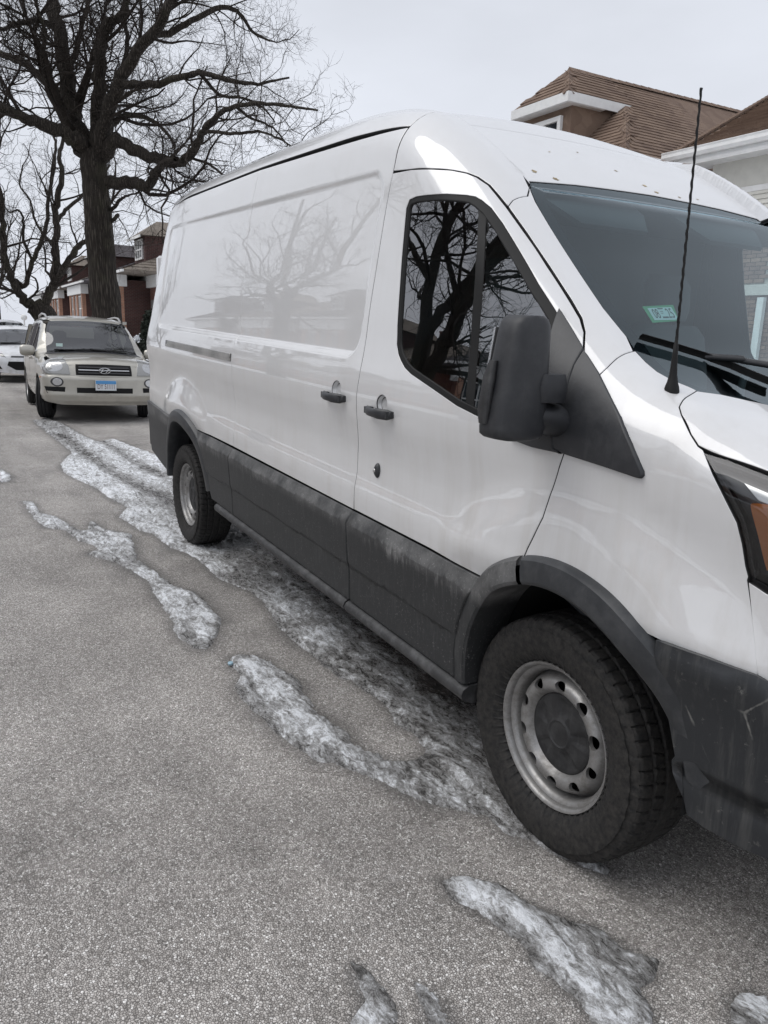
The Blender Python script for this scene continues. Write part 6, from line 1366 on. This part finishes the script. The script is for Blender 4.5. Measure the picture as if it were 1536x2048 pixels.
def wheel_small(parent, x, y, r_, w, steer=0, rimc='alu'):
    s = -1 if y < 0 else 1; b = MB(); prof = [(r_*.62, -w*.42), (r_*.72, -w*.5), (r_*.88, -w*.5), (r_*.965, -w*.42)]
    for g in (-.34, -.30, -.26, -.14, -.10, -.06, .06, .10, .14, .26, .30, .34): prof.append((r_*(1 if abs(abs(g)-.30) > .01 and abs(abs(g)-.10) > .01 else .965), w*g*1.15))
    prof += [(r_*.965, w*.42), (r_*.88, w*.5), (r_*.72, w*.5), (r_*.62, w*.42)]
    b.lathe(prof, 48, axis='y'); wh = b.build('wheel', 'tyre_plain', parent, auto=35, loc=(x, y, r_), rot=(0, 0, steer+(0 if s < 0 else math.pi)))
    b = MB(); b.lathe([(.001, w*.30), (r_*.12, w*.32), (r_*.16, w*.26)], 24, axis='y')
    for k in range(5):
        q = 2*math.pi*k/5; e = (math.cos(q), math.sin(q)); t = (-e[1], e[0]); A = []
        for rr, hw, h in ((.12*r_, .035, w*.28), (.60*r_, .05, w*.36)):
            for sg in (-1, 1): A.append((e[0]*rr+t[0]*hw*sg, -h, e[1]*rr+t[1]*hw*sg))
        b.add([A[0], A[1], A[3], A[2]]+[(p[0], p[1]+.03, p[2]) for p in (A[0], A[1], A[3], A[2])], [[0, 1, 2, 3], [0, 4, 5, 1], [1, 5, 6, 2], [2, 6, 7, 3], [3, 7, 4, 0]])
    b.lathe([(r_*.56, w*.2), (r_*.60, w*.40), (r_*.64, w*.44), (r_*.655, w*.42)], 40, axis='y'); b.build('rim', rimc, wh, auto=40)
    MB().lathe([(.001, 0), (r_*.6, 0), (r_*.63, w*.2)], 30, axis='y').build('brake_disc', 'dark_void', wh)
    return wh
def car(name, label, cat, loc, rz, paint, prof, dims, P):
    root = thing(name, label, cat, loc, rz, 'cars parked in line behind the van'); wb, wr, zb, zr, L2, xf, nose = dims; Fc = car_F(prof, wb, wr, zb, zr, L2, xf, nose); idf = lambda p: p
    ax1, ax2, ra_, wz = P['ax1'], P['ax2'], P['arch'], P['wr']; K = dict(Fn=Fc, tf=idf); PP = [paint, 'gap_black']
    S = lambda pts: [(x, -1, z) for x, z in pts]; arcs = lambda c, a0, a1: [(c+ra_*math.cos(R(a)), wz+ra_*math.sin(R(a))) for a in np.linspace(a0, a1, 14)]
    zs = .30; th = math.degrees(math.asin((zs-wz)/ra_)) if abs(zs-wz) < ra_ else 0
    side = [(-L2+.12, zs+.05)]+arcs(ax2, 180-th, th)+arcs(ax1, 180-th, th)+[(xf-.34, zs+.02), (xf-.30, .60), (xf-.36, P['zh1']), (P['xc'], P['zh0'])]+P['pillar']+P['roofl']+[(-L2+.10, 1.15), (-L2+.08, .8)]
    for mir in (False, True):
        sp = skin('body_side', S(side), 'side', PP, root, holes=[S(w_) for w_ in P['windows']], spacing=.07, bsp=.04, gap=.003, hgap=-.002, mirror=mir, **K)
        for w_ in P['windows']:
            skin('side_window', S(w_), 'side', ['car_glass'], sp, spacing=.08, off=-.006, gap=.0, mirror=mir, rim=False, **K)
        for hx in P['handles']: skin('door_handle', S([(hx-.09, .90), (hx+.09, .90), (hx+.09, .935), (hx-.09, .935)]), 'side', [paint], sp, spacing=.05, off=.03, thick=.02, bev=.006, mirror=mir, flange=False, **K)
        for sx in P['seams']: skin('door_seam', S([(sx-.006, .38), (sx+.006, .38), (sx+.006, .98), (sx-.006, .98)]), 'side', ['gap_black'], sp, spacing=.1, off=.0012, rim=False, gap=0, mirror=mir, **K)
        b = MB(); sy = 1 if mir else -1; mx_ = P['mir']; b.loft([sup((mx_[0]+dx_, sy*(wb+.0+oy), mx_[1]+.0), .055*k_, .11*k_, 18, 3) if False else [(mx_[0]+.06*k_*math.cos(a), sy*(wb+oy), mx_[1]+.09*k_*math.sin(a)) for a in np.linspace(0, 2*math.pi, 18, endpoint=False)] for oy, k_, dx_ in ((-.02, .5, 0), (.0, .85, 0), (.06, 1, 0), (.15, 1, 0), (.19, .85, 0), (.205, .5, 0))]); b.build('side_mirror', paint, root, auto=60)
        fbox('mirror_stalk', (mx_[0]-.01, sy*(wb-.05), mx_[1]-.06), (.08, .12, .06), 'black_plastic', root)
    hw_ = P['hoodw']; hood = [(P['xc'], -hw_, 1), (xf-.40, -hw_+.03, 1), (xf-.24, -hw_+.10, 1), (xf-.12, -.50, 1), (xf-.09, 0, 1)]; hood = hood+[(x, -y, z) for x, y, z in hood[:-1][::-1]]+[(P['xc']+.10, .3, 1), (P['xc']+.12, 0, 1), (P['xc']+.10, -.3, 1)]
    bon = skin('bonnet', hood, 'top', PP, root, spacing=.07, bsp=.05, **K)
    wl = P['ws']; ws = wl+[(x, -y, z) for x, y, z in wl[::-1]]; nw = (.75, 0, .66)
    tu, ry = mode_fns(nw); uu = inset(inset(resample(tu(np.array(ws)), .05), .02), .018); O, D, tm = ry(uu); hole = shoot(Fc, O, D, tm)
    skin('windscreen_border', ws, nw, ['frit_black'], root, holes=[hole], spacing=.1, gap=.0, off=-.002, flange=False, **K); wsn = skin('windscreen', ws, nw, ['car_glass'], root, spacing=.08, gap=.0, off=.001, rim=False, **K)
    skin('cowl', [(P['xc']+.02, -hw_, 1), (P['xc']+.12, -.4, 1), (P['xc']+.14, 0, 1), (P['xc']+.12, .4, 1), (P['xc']+.02, hw_, 1), (P['xc']-.10, hw_-.04, 1), (P['xc']+.0, .4, 1), (P['xc']+.03, 0, 1), (P['xc'], -.4, 1), (P['xc']-.10, -hw_+.04, 1)], 'top', ['black_plastic'], root, spacing=.08, off=.003, rim=False, gap=0, **K)
    rl = P['roofo']; skin('roof', rl+[(x, -y, z) for x, y, z in rl[::-1]], ('xcyl', .9), PP, root, spacing=.10, bsp=.06, **K)
    skin('tailgate', [(-3, y, z) for y, z in ((-wb+.12, .35), (wb-.12, .35), (wb-.14, 1.0), (wr-.05, zr-.05), (-wr+.05, zr-.05), (-wb+.14, 1.0))], 'rear', PP, root, spacing=.12, **K)
    for w_ in P['wipers']:
        O, D, tm = ry(tu(np.array(w_, float))); q = shoot(Fc, O, D, tm)+np.array([.012, 0, .014]); MB().tube([tuple(p) for p in q], .010, 6).build('wiper', 'rubber', root)
    b = MB(); b.box((0, 0, .34), (L2+xf-.7, wb*1.5, .12)); b.box((-.35, 0, .62), (1.7, wb*1.7, .06)); b.build('underbody', 'underbody', root)
    b = MB(); b.box((P['xc']-.25, 0, .86), (.5, wb*1.6, .20), bev=.06); b.build('dashboard', 'interior_dark', root)
    for y in (-.36, .36):
        b = MB(); b.loft([sup((-.42+dx_, y, z), .08, w_, 14, 3) for dx_, z, w_ in ((.05, .6, .24), (0, .9, .24), (-.05, 1.12, .20), (-.06, 1.16, .08), (-.06, 1.22, .12), (-.07, 1.36, .12), (-.07, 1.40, .07))]); b.build('seat', 'seat_cloth', root, auto=60)
    fbox('rear_seat', (-1.15, 0, .9), (.25, 1.25, .75), 'seat_cloth', root, bev=.08)
    for a_, s_ in ((ax1, P['steer']), (ax2, 0)):
        for y in (-1, 1):
            wheel_small(root, a_, y*(wb-.125), wz, .225, s_)
            b = MB(); ring = lambda yy: [(a_+(ra_+.01)*math.cos(R(q)), yy, wz+(ra_+.01)*math.sin(R(q))) for q in np.linspace(-10, 190, 24)]
            b.loft([ring(y*(wb-.03)), ring(y*(wb-.40))], closed=False, caps=False); b.add(ring(y*(wb-.40)), [list(range(24))]); b.build('wheel_well', 'dark_void', root, smooth=True)
    return root, K, Fc, PP
def cyl(name, pts, mat, root, K, xc=.8, **k):
    k = {**dict(spacing=.05, flange=False), **k}; mats = mat if isinstance(mat, list) else [mat]
    return skin(name, [(xc+math.cos(a)*1.0, math.sin(a)*1.0, z) for a, z in [(math.atan2(y, 2.05-xc), z) for y, z in pts]] if False else [(2.05 if abs(y) < .5 else 2.05-.55*(abs(y)-.5), y, z) for y, z in pts], ('cyl', xc, 1), mats, root, **K, **k)
PRO = [(-2.3, .95), (-2.12, 1.10), (-1.95, 1.42), (-1.7, 1.60), (-1.2, 1.655), (-.3, 1.675), (.15, 1.63), (.45, 1.48), (1.15, 1.075), (1.35, 1.06), (1.75, 1.025), (2.0, .975), (2.12, .88), (2.3, .60)]
DIM = (.905, .70, 1.02, 1.55, 2.13, 2.18, .20)
PAR = dict(ax1=1.30, ax2=-1.33, arch=.375, wr=.345, xc=1.12, zh0=1.04, zh1=.93, hoodw=.77, mir=(.78, 1.06), steer=R(-14), seams=(.95, -.18, -1.12), handles=(.02, -.95),
    pillar=[(.95, 1.10), (.30, 1.50)], roofl=[(.05, 1.555), (-.6, 1.575), (-1.5, 1.555), (-1.85, 1.42)],
    windows=[[(.80, 1.06), (.30, 1.42), (.10, 1.51), (-.12, 1.525), (-.12, 1.03)], [(-.22, 1.03), (-.22, 1.53), (-.85, 1.525), (-1.05, 1.48), (-1.05, 1.05)], [(-1.15, 1.07), (-1.15, 1.47), (-1.62, 1.45), (-1.80, 1.28), (-1.85, 1.14)]],
    ws=[(1.10, -.72, 1.09), (.75, -.70, 1.30), (.38, -.64, 1.52), (.26, -.60, 1.575)], roofo=[(.30, -.56, 1.59), (.05, -.66, 1.57), (-.6, -.685, 1.585), (-1.5, -.67, 1.565), (-1.85, -.60, 1.45)],
    wipers=[[(1.02, -.60, 1.12), (1.08, -.3, 1.1), (1.14, -.05, 1.08)], [(1.07, .02, 1.1), (1.09, .25, 1.1), (1.03, .55, 1.12)]])
suv, K, Fs, PP = car('parked_suv', 'beige older SUV parked directly behind the van, facing the camera', 'SUV', (-13.42, -.10, 0), R(-1.5), 'paint_beige', PRO, DIM, PAR)
suv.rotation_euler = (R(-1.2), 0, R(-1.5))
cyl('front_panel', [(-.86, .55), (.86, .55), (.84, .92), (.55, .99), (0, 1.0), (-.55, .99), (-.84, .92)], PP, suv, K, off=-.004)
bo = lambda P_: .035*sst(.735, .70, P_[:, 2])*sst(.28, .36, P_[:, 2])+.012*np.exp(-((P_[:, 2]-.44)/.05)**2)
fb = cyl('front_bumper', [(-.90, .36), (-.60, .285), (0, .28), (.60, .285), (.90, .36), (.90, .735), (0, .725), (-.90, .735)], PP, suv, K, off=bo, thick=.04, bev=.006)
for s in (-1, 1):
    hp = cyl('headlamp', [(s*y, z) for y, z in ((.47, .752), (.86, .757), (.885, .81), (.87, .90), (.79, .975), (.68, .99), (.58, .96), (.51, .88))], 'lamp_clear', suv, K, off=.012, thick=.03, bev=.012)
    cyl('lamp_bowl', [(s*(.67+.10*math.cos(a)), .855+.075*math.sin(a)) for a in np.linspace(0, 2*np.pi, 16, endpoint=False)], 'lamp_silver', hp, K, off=.0135, rim=False, gap=0)
    cyl('fog_lamp', [(s*(.62+.052*math.cos(a)), .635+.052*math.sin(a)) for a in np.linspace(0, 2*np.pi, 18, endpoint=False)], 'lamp_silver', fb, K, off=.045, thick=.03, bev=.008)
    cyl('fog_bezel', [(s*(.62+.072*math.cos(a)), .635+.072*math.sin(a)) for a in np.linspace(0, 2*np.pi, 18, endpoint=False)], 'lamp_dark', fb, K, off=.0375, rim=False, gap=0)
    cyl('air_intake', [(s*y, z) for y, z in ((.53, .560), (.76, .560), (.73, .465), (.64, .44), (.54, .455))], 'dark_void', fb, K, off=.040, rim=False, gap=0)
    cyl('side_marker', [(s*y, z) for y, z in ((.885, .67), (.91, .67), (.91, .70), (.885, .70))], 'amber', fb, K, off=.04, thick=.01)
    b = MB(); b.tube([(-1.50, s*.60, 1.58), (-1.35, s*.61, 1.655), (-.6, s*.63, 1.685), (-.15, s*.62, 1.665), (.10, s*.61, 1.60)], .017, 8); b.build('roof_rail', 'alu', suv, auto=60)
gr = cyl('grille', [(-.39, .745), (.39, .745), (.41, .905), (0, .915), (-.41, .905)], 'dark_void', suv, K, off=.004, thick=.02)
for z in (.778, .820, .862): cyl('grille_bar', [(-.36, z-.008), (.36, z-.008), (.36, z+.008), (-.36, z+.008)], 'chrome' if z == .820 else 'lamp_dark', gr, K, off=.016, thick=.012)
cyl('lower_grille', [(-.38, .41), (.38, .41), (.38, .555), (-.38, .555)], 'dark_void', fb, K, off=.042, rim=False, gap=0)
# oval badge with a slanted letter H
xg = 2.195; b = MB(); b.tube([(xg, .085*math.cos(a), .820+.043*math.sin(a)) for a in np.linspace(0, 2*np.pi, 25)], .007, 6, False)
for y0 in (-.038, .038): b.tube([(xg, y0-.018, .792), (xg, y0+.016, .848)], .0085, 6)
b.tube([(xg, -.045, .812), (xg, 0, .822), (xg, .045, .828)], .007, 6); b.build('badge', 'chrome', gr, auto=60)
xp = 2.275; pl = fbox('number_plate', (xp, .0, .60), (.012, .31, .155), 'plate_white', suv); fbox('plate_band', (xp+.0075, .0, .648), (.003, .30, .05), 'plate_blue', pl)
V, Fc_ = text_geo('DY 51111'); lo, hi = V.min(0), V.max(0); b = MB(); b.add([(xp+.0085, -.125+.25*(p[0]-lo[0])/(hi[0]-lo[0]), .545+.075*(p[1]-lo[1])/(hi[1]-lo[1])) for p in V], Fc_); b.build('plate_lettering', 'plate_ink', pl)
fbox('inspection_tag', (.98, -.52, 1.17), (.02, .10, .05), 'sticker_white', suv)
# white hatchback behind it
PR2 = [(-2.2, .85), (-2.05, 1.05), (-1.8, 1.30), (-1.4, 1.42), (-.6, 1.475), (-.1, 1.46), (.3, 1.33), (1.15, .98), (1.4, .94), (1.8, .84), (2.0, .74), (2.12, .62), (2.3, .4)]
PA2 = dict(PAR, zh0=.95, zh1=.80, arch=.35, wr=.315, xc=1.10, hoodw=.74, mir=(.74, .97), steer=0, pillar=[(.90, 1.02), (.25, 1.30)], roofl=[(-.05, 1.36), (-.6, 1.385), (-1.4, 1.35), (-1.75, 1.22)],
    windows=[[(.75, .96), (.25, 1.23), (-.12, 1.33), (-.12, .93)], [(-.22, .93), (-.22, 1.335), (-1.0, 1.31), (-1.2, 1.15), (-1.2, .97)]], ws=[(1.06, -.70, 1.0), (.70, -.67, 1.16), (.30, -.61, 1.325), (.18, -.58, 1.365)], roofo=[(.22, -.55, 1.38), (0, -.62, 1.37), (-.6, -.64, 1.39), (-1.4, -.62, 1.35), (-1.75, -.55, 1.25)],
    wipers=[[(.98, -.55, 1.03), (1.05, -.05, 1.0)]])
c2, K2, F2_, PP2 = car('parked_hatchback', 'white hatchback at the left edge, behind the beige SUV', 'car', (-22.9, -.35, 0), R(1), 'paint_white', PR2, (.875, .64, .92, 1.34, 2.05, 2.12, .24), PA2)
f2 = cyl('front_bumper', [(-.86, .30), (0, .22), (.86, .30), (.84, .70), (.5, .74), (0, .75), (-.5, .74), (-.84, .70)], PP2, c2, K2)
for s in (-1, 1):
    cyl('headlamp', [(s*y, z) for y, z in ((.52, .66), (.86, .74), (.84, .80), (.62, .75))], 'lamp_clear', c2, K2, off=.008, thick=.02, bev=.006)
    cyl('fog_recess', [(s*y, z) for y, z in ((.60, .36), (.80, .40), (.80, .50), (.66, .48))], 'dark_void', f2, K2, off=.006, rim=False, gap=0)
cyl('grille', [(-.50, .46), (-.30, .34), (.30, .34), (.50, .46), (.46, .56), (-.46, .56)], 'dark_void', c2, K2, off=.006, thick=.01); cyl('upper_grille', [(-.42, .66), (.42, .66), (.40, .70), (-.40, .70)], 'lamp_dark', c2, K2, off=.006, thick=.01)
# light SUV behind the hatchback
PA3 = dict(PAR, steer=0)
c3, K3, F3_, PP3 = car('parked_suv', 'white SUV, roof showing at the left edge above the hatchback', 'SUV', (-30.5, -.2, 0), R(0), 'paint_silver', PRO, DIM, PA3)
f3 = cyl('front_bumper', [(-.90, .36), (0, .28), (.90, .36), (.86, .92), (0, .97), (-.86, .92)], PP3, c3, K3); cyl('grille', [(-.4, .60), (.4, .60), (.42, .85), (-.42, .85)], 'dark_void', c3, K3, off=.006, thick=.01)
for s in (-1, 1): cyl('headlamp', [(s*y, z) for y, z in ((.48, .72), (.84, .75), (.80, .90), (.55, .88))], 'lamp_clear', c3, K3, off=.008, thick=.02, bev=.006)
